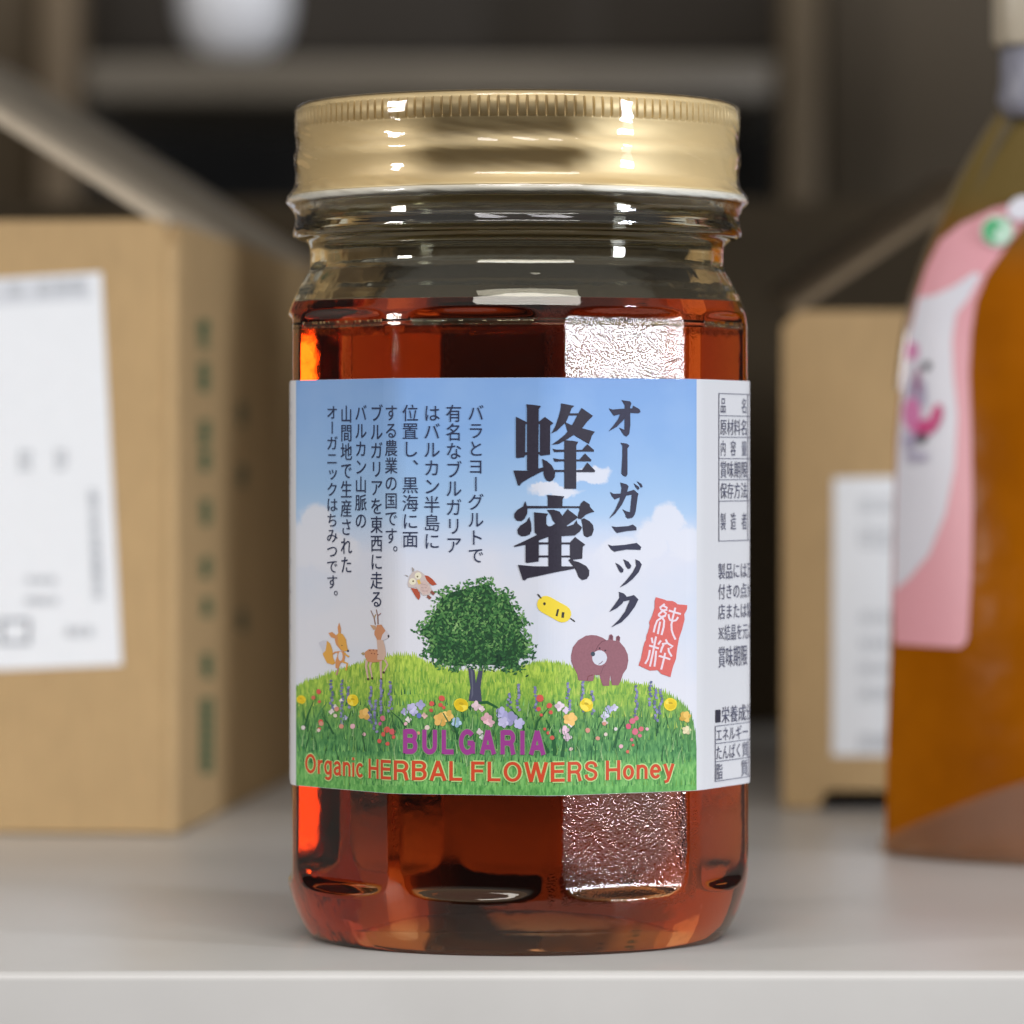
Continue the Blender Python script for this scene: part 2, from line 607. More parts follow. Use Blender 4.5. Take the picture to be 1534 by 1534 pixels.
# clear shrink film over the lid
film_px = [(292, 160.5), (306, 158), (316, 156.4), (325, 157.4), (330.5, 161), (333, 167), (333.6, 180), (333.6, 195), (333, 204), (332, 215), (332.6, 225), (334.6, 233),
           (334.8, 240), (333.4, 250), (332.4, 262), (333.6, 276), (338, 285), (343.6, 292), (345.8, 298), (345.6, 303), (341, 309), (336, 316),
           (332.6, 324), (333, 334), (335.5, 343), (336, 349), (334, 355)]
random.seed(3)
wr = [(random.uniform(8, 60), random.uniform(0, 6.28), random.uniform(20, 160), random.uniform(0.1, 0.34)) for _ in range(10)]


def wrinkle(r, z, t):
    s = 0
    for f, ph, fz, a in wr:
        s += a * math.sin(round(f) * t + ph + z * fz * 40)
    side = 0.35 + 0.9 * abs(math.sin(t)) ** 3
    return r + s * side * 0.42 * MM * 1.6


vs, fs = lathe(prof_px(film_px, 3), 480, wrinkle)
mesh_obj('shrink_film', vs, [f[::-1] for f in fs], M_film, jar, True)

# ------------------------------------------------------------------ label on the jar
R_LAB = 351 * MM
T = []
t = -112.0
for rg in [r for r in RIDGE if -151 <= r <= 129]:
    T += [rg + k for k in (-3.2, -2.8, -2.5, -2.2, -1.9, -1.6, -1.2, -0.4, 0.4, 1.2, 1.6, 1.9, 2.2, 2.5, 2.8, 3.2)]
    T += [rg + k for k in (6, 10, 15, 20, 25, 30)]
T += [-88, -86, -84, -83, 84, 85.5, 87]
T = sorted(x for x in set(T) if -112 <= x <= 124)


def label_r(td):
    d_, h_ = panel(td)
    a = R_LAB * math.cos(R_(h_ - 2.1)) / math.cos(R_(d_))
    k = 0.0005
    h = max(k - abs(R_LAB - a), 0) / k
    return min(R_LAB, a) - h * h * k * 0.25


class Col:
    pass


cols = []
for td in T:
    c = Col()
    r = label_r(td)
    c.t = td
    c.p = Vector((r * math.sin(R_(td)), -r * math.cos(R_(td)), 0))
    cols.append(c)
s = 0
for i, c in enumerate(cols):
    if i:
        s += (c.p - cols[i - 1].p).length
    c.s = s
    a, b = cols[max(i - 1, 0)].p, cols[min(i + 1, len(cols) - 1)].p
    d = (b - a).normalized()
    c.n = Vector((d.y, -d.x, 0))
    if c.n.dot(c.p) < 0:
        c.n = -c.n
    c.d = D + c.p.y
    c.x = PX + F * (c.p.x - CX) / c.d
vis = [c for c in cols if -88 < c.t < 88]
vis = [c for i, c in enumerate(vis) if i == 0 or c.x > max(q.x for q in vis[:i]) + 1e-6]
REF = D - R_LAB * math.cos(0)
XS = [(c.x, c) for c in vis]


def at_x(x, off):
    """point of the label surface seen at photo column x (z = 0), its depth and arc length"""
    if x <= vis[0].x:
        a = b = vis[0]
        f = 0
    elif x >= vis[-1].x:
        a = b = vis[-1]
        f = 0
    else:
        lo, hi = 0, len(vis) - 1
        while hi - lo > 1:
            m = (lo + hi) // 2
            if vis[m].x <= x:
                lo = m
            else:
                hi = m
        a, b = vis[lo], vis[hi]
        f = (x - a.x) / (b.x - a.x)
    p = a.p.lerp(b.p, f)
    n = a.n.lerp(b.n, f).normalized()
    return p + n * off, D + p.y, a.s + (b.s - a.s) * f


S_TAB = [(c.s, c.x) for c in vis]
X_TAB = [(c.x, c.s) for c in vis]


def s_of(x):
    return interp(X_TAB, x)


def x_of(s):
    return interp(S_TAB, s)


def y_at(x, yref):
    """photo row at column x of the level line that runs through row yref at the front"""
    return PY + (yref - PY) * REF / at_x(x, 0)[1]


Z_TOP = ZC + (PY - 565.5) * REF / F
Z_BOT = ZC + (PY - 1192.5) * REF / F
# paper
vs = [(c.p.x, c.p.y, z) for c in cols for z in (Z_BOT, Z_TOP)]
inn = [c.p - c.n * 0.00022 for c in cols]
nv = len(vs)
vs += [(p.x, p.y, z) for p in inn for z in (Z_BOT, Z_TOP)]
fs = []
for i in range(len(cols) - 1):
    fs.append((2 * i, 2 * i + 2, 2 * i + 3, 2 * i + 1))
    fs.append((nv + 2 * i, nv + 2 * i + 1, nv + 2 * i + 3, nv + 2 * i + 2))
    fs.append((2 * i + 1, 2 * i + 3, nv + 2 * i + 3, nv + 2 * i + 1))
    fs.append((2 * i, nv + 2 * i, nv + 2 * i + 2, 2 * i + 2))
fs += [(0, 1, nv + 1, nv), (2 * len(cols) - 2, nv + 2 * len(cols) - 2, nv + 2 * len(cols) - 1, 2 * len(cols) - 1)]
label = mesh_obj('label', vs, fs, M_paper, jar)


class Art:
    """flat print: polygons in photo-pixel coordinates, wrapped on to the label surface"""

    def __init__(self, level, ref=False):
        self.level, self.ref, self.tris, self.mats = level, ref, [], []
        self.k = 0

    def mi(self, m):
        if m not in self.mats:
            self.mats.append(m)
        return self.mats.index(m)

    def poly(self, pts, m, step=True):
        if step:
            self.k += 1
        i = self.mi(m)
        v = [Vector((p[0], p[1], 0)) for p in pts]
        for tri in tessellate_polygon([v]):
            self.tris.append(([(v[q].x, v[q].y) for q in tri], i, self.k))

    def leaf(self, pts, m, k):
        self.k = k
        self.poly(pts, m, step=False)

    def ell(self, cx, cy_, rx, ry, m, rot=0.0, n=14, wob=0.0):
        pts = []
        for q in range(n):
            a = 2 * math.pi * q / n
            g = 1 + random.uniform(-wob, wob)
            x, y = rx * g * math.cos(a), ry * g * math.sin(a)
            pts.append((cx + x * math.cos(rot) - y * math.sin(rot), cy_ + x * math.sin(rot) + y * math.cos(rot)))
        self.poly(pts, m)

    def line(self, pts, wid, m, w2=None):
        """stroke with rounded ends"""
        w2 = wid if w2 is None else w2
        L, Rr = [], []
        n = len(pts)
        for i, p in enumerate(pts):
            a, b = pts[max(i - 1, 0)], pts[min(i + 1, n - 1)]
            dx, dy = b[0] - a[0], b[1] - a[1]
            q = math.hypot(dx, dy) or 1
            ww = (wid + (w2 - wid) * i / max(1, n - 1)) / 2
            nx, ny = -dy / q * ww, dx / q * ww
            L.append((p[0] + nx, p[1] + ny))
            Rr.append((p[0] - nx, p[1] - ny))
        self.k += 1
        i = self.mi(m)
        for q in range(n - 1):
            a, b, c, d = L[q], L[q + 1], Rr[q + 1], Rr[q]
            self.tris.append(([a, b, c], i, self.k))
            self.tris.append(([a, c, d], i, self.k))

    def build(self, name, parent, cut=True, uv=False):
        bm = bmesh.new()
        lay = bm.verts.layers.int.new('k')
        for pts, i, k in self.tris:
            ar = (pts[1][0] - pts[0][0]) * (pts[2][1] - pts[0][1]) - (pts[1][1] - pts[0][1]) * (pts[2][0] - pts[0][0])
            if abs(ar) < 1e-9:
                continue
            if ar > 0:
                pts = pts[::-1]
            vv = [bm.verts.new((p[0], p[1], 0)) for p in pts]
            for v in vv:
                v[lay] = k
            f = bm.faces.new(vv)
            f.material_index = i
        bmesh.ops.remove_doubles(bm, verts=[], dist=1e-9)
        xs = [v.co.x for v in bm.verts]
        lo, hi = min(xs), max(xs)
        if cut:
            for c in vis:
                if lo < c.x < hi:
                    bmesh.ops.bisect_plane(bm, geom=bm.verts[:] + bm.edges[:] + bm.faces[:], dist=1e-5, plane_co=(c.x, 0, 0), plane_no=(1, 0, 0))
        uvl = bm.loops.layers.uv.new('print') if uv else None
        if uv:
            for f in bm.faces:
                for lp in f.loops:
                    lp[uvl].uv = (lp.vert.co.x / 1000, lp.vert.co.y / 1000)
        for v in bm.verts:
            off = self.level * 1e-6 + (v[lay] % 100) * 0.3e-6
            p, d, s_ = at_x(v.co.x, off)
            dd = REF if self.ref else d
            v.co = (p.x, p.y, ZC + (PY - v.co.y) * dd / F)
        me = bpy.data.meshes.new(name)
        bm.to_mesh(me)
        bm.free()
        for m in self.mats:
            me.materials.append(m)
        return link(name, me, parent)


_gl = {}


def glyph(ch, off=0.0):
    """triangles of one character in em units"""
    key = (ch, off)
    if key in _gl:
        return _gl[key]
    cu = bpy.data.curves.new('glyph', 'FONT')
    cu.body = ch
    cu.offset = off
    cu.resolution_u = 3
    o = bpy.data.objects.new('glyph', cu)
    C.objects.link(o)
    dg = bpy.context.evaluated_depsgraph_get()
    me = bpy.data.meshes.new_from_object(o.evaluated_get(dg))
    me.calc_loop_triangles()
    tr = [[(me.vertices[q].co.x, me.vertices[q].co.y) for q in lt.vertices] for lt in me.loop_triangles]
    bpy.data.objects.remove(o)
    bpy.data.curves.remove(cu)
    bpy.data.meshes.remove(me)
    _gl[key] = tr
    return tr


def put_glyph(art, ch, x0, y0, x1, y1, m, off=0.0, em=True, rot=False, shear=0.0):
    """place a character's em square (or its tight box) in the photo-pixel box"""
    tr = glyph(ch, off)
    if not tr:
        return
    xs = [p[0] for t_ in tr for p in t_]
    ys = [p[1] for t_ in tr for p in t_]
    if em:
        bx0, bx1, by0, by1 = 0.0, 1.0, -0.12, 0.88
    else:
        bx0, bx1, by0, by1 = min(xs), max(xs), min(ys), max(ys)
    i = art.mi(m)
    art.k += 1
    for t_ in tr:
        o = []
        for (x, y) in t_:
            u, v = (x - bx0) / (bx1 - bx0), (y - by0) / (by1 - by0)
            if rot:
                u, v = v, 1 - u
            o.append((x0 + u * (x1 - x0) + shear * (v - 0.5), y1 + v * (y0 - y1)))
        art.tris.append((o, i, art.k))


def _arc(cx, cy_, rx, ry, a0, a1, n=16):
    return [(cx + rx * math.cos(R_(a0 + (a1 - a0) * q / n)), cy_ + ry * math.sin(R_(a0 + (a1 - a0) * q / n))) for q in range(n + 1)]


# grotesque letters as centre lines: advance width and strokes, capital height 1
LET = {
    'H': (.72, [[(.08, 0), (.08, 1)], [(.64, 0), (.64, 1)], [(.08, .52), (.64, .52)]]),
    'E': (.62, [[(.08, 0), (.08, 1)], [(.08, .92), (.61, .92)], [(.08, .53), (.57, .53)], [(.08, .08), (.62, .08)]]),
    'R': (.69, [[(.08, 0), (.08, 1)], [(.08, .92), (.40, .92)] + _arc(.40, .70, .20, .22, 90, -90)[1:] + [(.08, .48)], [(.42, .48), (.54, .36), (.57, .18), (.62, 0)]]),
    'B': (.67, [[(.08, 0), (.08, 1)], [(.08, .92), (.38, .92)] + _arc(.38, .73, .19, .19, 90, -90)[1:] + [(.08, .54)], [(.38, .54)] + _arc(.38, .31, .21, .23, 90, -90) + [(.08, .08)]]),
    'A': (.72, [[(.06, 0), (.36, 1)], [(.66, 0), (.36, 1)], [(.17, .30), (.55, .30)]]),
    'L': (.57, [[(.08, 0), (.08, 1)], [(.08, .08), (.57, .08)]]),
    'F': (.59, [[(.08, 0), (.08, 1)], [(.08, .92), (.59, .92)], [(.08, .52), (.53, .52)]]),
    'O': (.80, [_arc(.40, .5, .32, .43, 0, 360, 30)]),
    'W': (.98, [[(.05, 1), (.27, 0)], [(.27, 0), (.49, 1)], [(.49, 1), (.71, 0)], [(.71, 0), (.93, 1)]]),
    'S': (.66, [[(.56, .70), (.53, .83), (.44, .91), (.32, .93), (.19, .90), (.11, .81), (.11, .69), (.18, .60), (.32, .545), (.46, .49), (.55, .40), (.57, .28), (.51, .14), (.36, .07), (.21, .085), (.11, .18), (.08, .32)]]),
    'U': (.68, [[(.08, 1), (.08, .33)] + _arc(.34, .33, .26, .26, 180, 360)[1:] + [(.60, 1)]]),
    'G': (.76, [_arc(.39, .5, .31, .43, 42, 335, 26), [(.40, .46), (.70, .46)], [(.66, .50), (.66, 0.02)]]),
    'I': (.16, [[(.08, 0), (.08, 1)]]),
    'r': (.34, [[(.07, 0), (.07, .73)], [(.07, .42), (.12, .58), (.22, .65), (.34, .66)]]),
    'g': (.54, [_arc(.265, .37, .20, .30, 0, 360, 24), [(.465, .73), (.465, -.06)] + _arc(.265, -.04, .20, .17, 0, -150)[1:]]),
    'a': (.54, [[(.44, .50), (.44, .1), (.49, .01)], _arc(.26, .49, .18, .18, 0, 160), [(.44, .42), (.28, .40)] + _arc(.25, .22, .17, .16, 100, 270) + [(.38, .11), (.44, .2)]]),
    'n': (.54, [[(.07, 0), (.07, .73)], _arc(.27, .44, .20, .22, 180, 0) + [(.47, 0)]]),
    'i': (.14, [[(.07, 0), (.07, .73)], [(.07, .86), (.07, 1.0)]]),
    'c': (.48, [_arc(.27, .365, .20, .30, 42, 318, 24)]),
    'o': (.54, [_arc(.27, .365, .20, .30, 0, 360, 24)]),
    'e': (.54, [_arc(.27, .365, .20, .30, 0, 322, 24), [(.08, .37), (.46, .37)]]),
    'y': (.52, [[(.05, .73), (.27, .03)], [(.47, .73), (.25, .0), (.18, -.16), (.05, -.19)]]),
}


def row_text(art, txt, x0, x1, ybase, cap, m, sw, track=0.1, space=0.26):
    """horizontal lettering, even in arc length between photo columns x0 and x1; cap = capital height in px"""
    pos, adv = [], 0
    for ch in txt:
        if ch == ' ':
            adv += space
            continue
        pos.append((ch, adv))
        adv += LET[ch][0] + track
    tot = adv - track
    s0, s1 = s_of(x0), s_of(x1)
    mi = art.mi(m)
    for ch, a0 in pos:
        for st in LET[ch][1]:
            tmp = Art(0)
            tmp.line(st, sw, m)
            art.k += 1
            for t_, _, _ in tmp.tris:
                art.tris.append(([(x_of(s0 + (s1 - s0) * (x + a0) / tot), ybase - y * cap) for x, y in t_], mi, art.k))


# --- printed sky
def sky_mat():
    m, nt, b = new_mat('printed_sky')
    b.inputs['Roughness'].default_value = 0.6
    b.inputs['Specular IOR Level'].default_value = 0.25
    uv = N(nt, 'ShaderNodeUVMap', uv_map='print')
    nz = N(nt, 'ShaderNodeTexNoise', Scale=26.0, Detail=5.0, Roughness=0.6)
    nt.links.new(uv.outputs[0], nz.inputs['Vector'])
    sub = N(nt, 'ShaderNodeVectorMath', operation='SUBTRACT')
    sub.inputs[1].default_value = (0.5, 0.5, 0.5)
    nt.links.new(nz.outputs['Color'], sub.inputs[0])
    sc = N(nt, 'ShaderNodeVectorMath', operation='SCALE')
    sc.inputs['Scale'].default_value = 0.045
    nt.links.new(sub.outputs[0], sc.inputs[0])
    ad = N(nt, 'ShaderNodeVectorMath', operation='ADD')
    nt.links.new(uv.outputs[0], ad.inputs[0])
    nt.links.new(sc.outputs[0], ad.inputs[1])
    sep = N(nt, 'ShaderNodeSeparateXYZ')
    nt.links.new(uv.outputs[0], sep.inputs[0])
    cr = N(nt, 'ShaderNodeValToRGB')
    mr = N(nt, 'ShaderNodeMapRange')
    mr.inputs['From Min'].default_value, mr.inputs['From Max'].default_value = 0.56, 0.90
    nt.links.new(sep.outputs['Y'], mr.inputs['Value'])
    nt.links.new(mr.outputs[0], cr.inputs[0])
    e = cr.color_ramp.elements
    e[0].position, e[0].color = 0.0, paint(128, 166, 220)
    e[1].position, e[1].color = 1.0, paint(221, 222, 231)
    for p, c in ((0.25, (134, 173, 224)), (0.5, (156, 190, 229)), (0.62, (172, 200, 232)), (0.70, (199, 212, 234)), (0.80, (217, 220, 233))):
        q = e.new(p)
        q.color = paint(*c)
    # blotchy depth of the blue
    n2 = N(nt, 'ShaderNodeTexNoise', Scale=7.0, Detail=4.0)
    nt.links.new(uv.outputs[0], n2.inputs['Vector'])
    mr2 = N(nt, 'ShaderNodeMapRange')
    mr2.inputs['From Min'].default_value, mr2.inputs['From Max'].default_value = 0.45, 0.75
    mr2.inputs['To Max'].default_value = 0.28
    nt.links.new(n2.outputs['Fac'], mr2.inputs['Value'])
    mxa = N(nt, 'ShaderNodeMix', data_type='RGBA')
    mxa.inputs['B'].default_value = paint(175, 203, 236)
    nt.links.new(mr2.outputs[0], mxa.inputs['Factor'])
    nt.links.new(cr.outputs[0], mxa.inputs['A'])
    prev = None
    for cx, cyy, rx, ry in ((0.470, 0.795, 0.030, 0.040), (0.452, 0.815, 0.030, 0.040), (0.500, 0.830, 0.040, 0.035), (1.000, 0.785, 0.022, 0.034), (0.975, 0.805, 0.028, 0.034),
                            (1.025, 0.815, 0.030, 0.030), (0.935, 0.835, 0.045, 0.030), (0.885, 0.708, 0.034, 0.012), (0.835, 0.735, 0.040, 0.010), (0.815, 0.730, 0.016, 0.010)):
        s1 = N(nt, 'ShaderNodeVectorMath', operation='SUBTRACT')
        s1.inputs[1].default_value = (cx, cyy, 0)
        nt.links.new(ad.outputs[0], s1.inputs[0])
        s2 = N(nt, 'ShaderNodeVectorMath', operation='MULTIPLY')
        s2.inputs[1].default_value = (1 / rx, 1 / ry, 0)
        nt.links.new(s1.outputs[0], s2.inputs[0])
        ln = N(nt, 'ShaderNodeVectorMath', operation='LENGTH')
        nt.links.new(s2.outputs[0], ln.inputs[0])
        m3 = N(nt, 'ShaderNodeMapRange', interpolation_type='SMOOTHSTEP')
        m3.inputs['From Min'].default_value, m3.inputs['From Max'].default_value = 1.12, 0.72
        nt.links.new(ln.outputs['Value'], m3.inputs['Value'])
        if prev is None:
            prev = m3.outputs[0]
        else:
            mm = N(nt, 'ShaderNodeMath', operation='MAXIMUM')
            nt.links.new(prev, mm.inputs[0])
            nt.links.new(m3.outputs[0], mm.inputs[1])
            prev = mm.outputs[0]
    fc = N(nt, 'ShaderNodeMath', operation='MULTIPLY')
    fc.inputs[1].default_value = 0.9
    nt.links.new(prev, fc.inputs[0])
    mxb = N(nt, 'ShaderNodeMix', data_type='RGBA')
    mxb.inputs['B'].default_value = paint(222, 224, 234)
    nt.links.new(fc.outputs[0], mxb.inputs['Factor'])
    nt.links.new(mxa.outputs['Result'], mxb.inputs['A'])
    nt.links.new(mxb.outputs['Result'], b.inputs['Base Color'])
    return m


def grass_mat():
    m, nt, b = new_mat('printed_meadow')
    b.inputs['Roughness'].default_value = 0.6
    b.inputs['Specular IOR Level'].default_value = 0.25
    uv = N(nt, 'ShaderNodeUVMap', uv_map='print')
    sep = N(nt, 'ShaderNodeSeparateXYZ')
    nt.links.new(uv.outputs[0], sep.inputs[0])
    mr = N(nt, 'ShaderNodeMapRange')
    mr.inputs['From Min'].default_value, mr.inputs['From Max'].default_value = 0.98, 1.20
    nl = N(nt, 'ShaderNodeTexNoise', Scale=28.0, Detail=3.0)
    nt.links.new(uv.outputs[0], nl.inputs['Vector'])
    ma = N(nt, 'ShaderNodeMath', operation='MULTIPLY_ADD')
    ma.inputs[1].default_value = 0.035
    nt.links.new(nl.outputs['Fac'], ma.inputs[0])
    nt.links.new(sep.outputs['Y'], ma.inputs[2])
    ms = N(nt, 'ShaderNodeMath', operation='SUBTRACT')
    ms.inputs[1].default_value = 0.0175
    nt.links.new(ma.outputs[0], ms.inputs[0])
    nt.links.new(ms.outputs[0], mr.inputs['Value'])
    outs = []
    for stops in (((0.0, (184, 206, 84)), (0.28, (158, 190, 76)), (0.45, (112, 160, 84)), (0.65, (96, 154, 92)), (0.78, (128, 184, 104)), (1.0, (104, 172, 88))),
                  ((0.0, (118, 152, 50)), (0.28, (88, 138, 56)), (0.45, (58, 112, 62)), (0.65, (44, 104, 60)), (0.78, (74, 140, 70)), (1.0, (54, 116, 52)))):
        cr = N(nt, 'ShaderNodeValToRGB')
        nt.links.new(mr.outputs[0], cr.inputs[0])
        e = cr.color_ramp.elements
        e[0].position, e[0].color = 0.0, paint(*stops[0][1], k=1.06)
        e[1].position, e[1].color = 1.0, paint(*stops[-1][1], k=1.06)
        for p, c in stops[1:-1]:
            e.new(p).color = paint(*c, k=1.06)
        outs.append(cr.outputs[0])
    mp = N(nt, 'ShaderNodeMapping')
    mp.inputs['Scale'].default_value = (230, 62, 1)
    nt.links.new(uv.outputs[0], mp.inputs[0])
    ns = N(nt, 'ShaderNodeTexNoise', Scale=1.0, Detail=4.0, Roughness=0.65, Distortion=0.6)
    nt.links.new(mp.outputs[0], ns.inputs['Vector'])
    m4 = N(nt, 'ShaderNodeMapRange')
    m4.inputs['From Min'].default_value, m4.inputs['From Max'].default_value = 0.36, 0.64
    nt.links.new(ns.outputs['Fac'], m4.inputs['Value'])
    mx = N(nt, 'ShaderNodeMix', data_type='RGBA')
    nt.links.new(m4.outputs[0], mx.inputs['Factor'])
    nt.links.new(outs[1], mx.inputs['A'])
    nt.links.new(outs[0], mx.inputs['B'])
    nt.links.new(mx.outputs['Result'], b.inputs['Base Color'])
    return m


X_L, X_R = 443.5, 1043.5
a = Art(12, ref=True)
a.poly([(X_L, 565.8), (X_R, 565.8), (X_R, 1192.2), (X_L, 1192.2)], sky_mat())
a.build('sky_picture', label, uv=True)

# --- hill with a ragged grass skyline
hill_top = [(443, 1030), (456, 1022), (470, 1018), (490, 1010), (510, 1003), (530, 996), (552, 990), (575, 984), (600, 981), (620, 982), (640, 992), (680, 1004), (740, 1006), (785, 998),
            (800, 992), (825, 991), (850, 996), (880, 1010), (910, 1020), (935, 1022), (960, 1026), (985, 1032), (1005, 1042), (1022, 1054), (1034, 1068), (1040, 1090), (1043.4, 1120)]
random.seed(11)
M_grass = grass_mat()
a = Art(22)
pts = []
x = 443.6
while x < 1043.2:
    y = interp(hill_top, x)
    pts.append((x, y + random.uniform(-1, 2.5)))
    pts.append((x + 1.2, y - random.uniform(2, 7.5)))
    x += random.uniform(2.0, 3.6)
pts.append((1043.4, 1122))
bot = [(1043.4 - k * 4, y_at(1043.4 - k * 4, 1192.0)) for k in range(150)] + [(443.6, y_at(443.6, 1192.0))]
a.poly(pts + bot, M_grass)
a.build('meadow_picture', label, uv=True)

# separate printed grass blades, four layers of blades that do not overlap inside a layer
a = Art(30)
gcol = [ink(186, 204, 96), ink(150, 184, 76), ink(108, 160, 70), ink(60, 120, 66), ink(44, 96, 58), ink(134, 190, 110)]
for layer in range(4):
    a.k += 2
    y = 1000.0
    while y < 1186:
        x = 446 + random.uniform(0, 6)
        while x < 1040:
            if y > interp(hill_top, x) + 6 and y < y_at(x, 1186) - 6 and random.random() < 0.55:
                h = random.uniform(9, 15)
                ln = random.uniform(-3, 3)
                fr = (y - interp(hill_top, x)) / 170
                if fr < 0.28:
                    m = random.choice(gcol[:3])
                elif y > 1150:
                    m = random.choice((gcol[2], gcol[5], gcol[3], gcol[5]))
                else:
                    m = random.choice(gcol[2:])
                a.poly([(x - 0.9, y + h / 2), (x + 0.9, y + h / 2), (x + ln, y - h / 2)], m, step=False)
            x += random.uniform(7, 12)
        y += 17
a.build('grass_picture', label, cut=False)

# --- big leaves between the flowers
a = Art(48)
lf_d, lf_m = ink(38, 92, 52), ink(74, 132, 72)
for pts, w0, w1 in (([(640, 1108), (655, 1082), (676, 1064)], 5, 1), ([(690, 1112), (680, 1088), (664, 1070)], 5, 1), ([(703, 1062), (716, 1053), (730, 1052), (745, 1060)], 7, 3),
                    ([(745, 1110), (752, 1080), (768, 1062)], 4, 1), ([(787, 1104), (782, 1080), (764, 1060)], 4, 1), ([(800, 1100), (806, 1080), (822, 1060)], 4, 1),
                    ([(832, 1132), (828, 1100), (818, 1078)], 7, 2), ([(842, 1134), (846, 1104), (860, 1086)], 6, 1), ([(822, 1128), (812, 1108), (806, 1092)], 5, 1),
                    ([(470, 1092), (478, 1070), (490, 1052)], 4, 1), ([(456, 1092), (462, 1070), (470, 1050)], 4, 1), ([(566, 1098), (572, 1080), (580, 1066)], 3, 1),
                    ([(610, 1092), (598, 1076), (586, 1066)], 3, 1), ([(500, 1100), (492, 1084), (484, 1074)], 3, 1), ([(920, 1120), (926, 1096), (936, 1078)], 4, 1), ([(1034, 1126), (1030, 1100), (1022, 1082)], 4, 1)):
    a.line(pts, w0, random.choice((lf_d, lf_d, lf_m)), w1)
a.build('leaves_picture', label)

# --- tree
a = Art(50)
trunk = ink(74, 76, 98)
a.poly([(701, 1000), (711, 1004), (713, 1024), (717, 1004), (724, 1000), (720, 1030), (722, 1051), (702, 1050), (705, 1030)], trunk)
a.poly([(705, 1002), (708, 1006), (709, 1040), (706, 1048), (707, 1028)], ink(100, 102, 122))
crown = [(617, 946), (626, 938), (636, 924), (643, 914), (655, 887), (670, 880), (688, 875), (705, 870), (720, 867), (731, 863.5), (740, 872), (750, 885), (760, 880), (768, 889), (775, 904), (785, 919),
         (795, 934), (787, 944), (797, 956), (803, 966), (800, 979), (802, 986), (785, 994), (787, 1010), (775, 1010), (760, 1006), (739, 1003), (722, 1004), (702, 1001), (687, 1006), (663, 1003), (650, 997), (643, 989),
         (630, 981), (636, 971), (632, 959), (622, 952)]


def inside(x, y, poly):
    r = False
    j = len(poly) - 1
    for i in range(len(poly)):
        (xi, yi), (xj, yj) = poly[i], poly[j]
        if (yi > y) != (yj > y) and x < (xj - xi) * (y - yi) / (yj - yi) + xi:
            r = not r
        j = i
    return r


cxm, cym = 712, 945
a.poly([(cxm + (x - cxm) * 0.88, cym + (y - cym) * 0.88) for x, y in crown], ink(34, 70, 44))
greens = [ink(36, 78, 48), ink(48, 96, 54), ink(62, 112, 62), ink(84, 132, 74), ink(112, 156, 92), ink(28, 60, 42)]
tg = [ink(40, 82, 52), ink(50, 100, 56), ink(64, 116, 64), ink(86, 136, 76), ink(112, 158, 92), ink(142, 182, 116), ink(168, 200, 146), ink(24, 52, 40)]
random.seed(5)
cl = [(random.uniform(625, 800), random.uniform(870, 1005), random.uniform(-0.5, 0.5)) for _ in range(40)]
nleaf = 0
kleaf = a.k + 3
for layer in range(6):
    y = 860.0
    while y < 1012:
        x = 612 + random.uniform(0, 4)
        while x < 808:
            px, py = x + random.uniform(-3.2, 3.2), y + random.uniform(-3.2, 3.2)
            gx, gy = 712 + (px - 712) * 0.965, 940 + (py - 940) * 0.965
            if random.random() < 0.62 and (inside(px, py, crown) or (random.random() < 0.35 and inside(gx, gy, crown))):
                tone = 2.2 + sum(g * math.exp(-((px - u) ** 2 + (py - v) ** 2) / 120) for u, v, g in cl) * 3.4 - (py - 935) / 80 + random.uniform(-1.7, 2.4)
                m = tg[max(0, min(6, int(tone)))] if tone > -0.6 else tg[7]
                an = random.uniform(0, 6.28)
                l_ = random.uniform(2.2, 4.2)
                ww = l_ * random.uniform(0.35, 0.6)
                ca, sa = math.cos(an), math.sin(an)
                a.leaf([(px + l_ * ca, py + l_ * sa), (px - ww * sa, py + ww * ca), (px - l_ * ca, py - l_ * sa), (px + ww * sa, py - ww * ca)], m, kleaf + layer * 45 + nleaf % 45)
                nleaf += 1
            x += 6.6
        y += 6.6
a.build('tree_picture', label, cut=False)

# --- animals
S = lambda pts, ox, oy, k: [(ox + x / k, oy + y / k) for x, y in pts]
B = lambda pts: S(pts, 840, 935, 12.78)
a = Art(80)
bear_m = ink(148, 98, 108, 0.18)
a.poly(B([(195, 600), (230, 440), (330, 310), (480, 220), (580, 208), (680, 215), (800, 260), (870, 310), (910, 300), (925, 210), (965, 190), (1000, 230), (1000, 310), (1050, 320), (1060, 240), (1100, 215),
          (1135, 250), (1125, 340), (1220, 450), (1280, 580), (1290, 700), (1260, 850), (1190, 950), (1150, 1070), (1100, 1170), (980, 1170), (960, 1090), (945, 970), (930, 1090), (925, 1180), (800, 1180), (760, 1060),
          (740, 970), (640, 975), (620, 1085), (520, 1095), (330, 1070), (310, 950), (230, 800), (195, 700)]), bear_m)
a.line(B([(870, 310), (790, 330), (720, 400), (680, 470), (660, 520)]), 1.3, ink(118, 72, 84))
a.poly(B([(930, 230), (965, 205), (990, 235), (975, 300), (940, 290)]), ink(112, 70, 82))
a.poly(B([(1065, 245), (1100, 225), (1128, 255), (1110, 320), (1075, 305)]), ink(112, 70, 82))
a.ell(840 + 740 / 12.78, 935 + 645 / 12.78, 11.2, 11.4, ink(212, 214, 226))
a.ell(840 + 612 / 12.78, 935 + 570 / 12.78, 3.3, 3.6, ink(62, 74, 88))
a.ell(840 + 740 / 12.78, 935 + 460 / 12.78, 1.4, 1.4, ink(70, 44, 56))
a.ell(840 + 848 / 12.78, 935 + 505 / 12.78, 1.4, 1.4, ink(70, 44, 56))
a.line(B([(720, 770), (770, 740), (800, 705)]), 1.2, ink(130, 110, 125))
a.line(B([(760, 950), (820, 800), (860, 790)]), 1.2, ink(126, 80, 92))
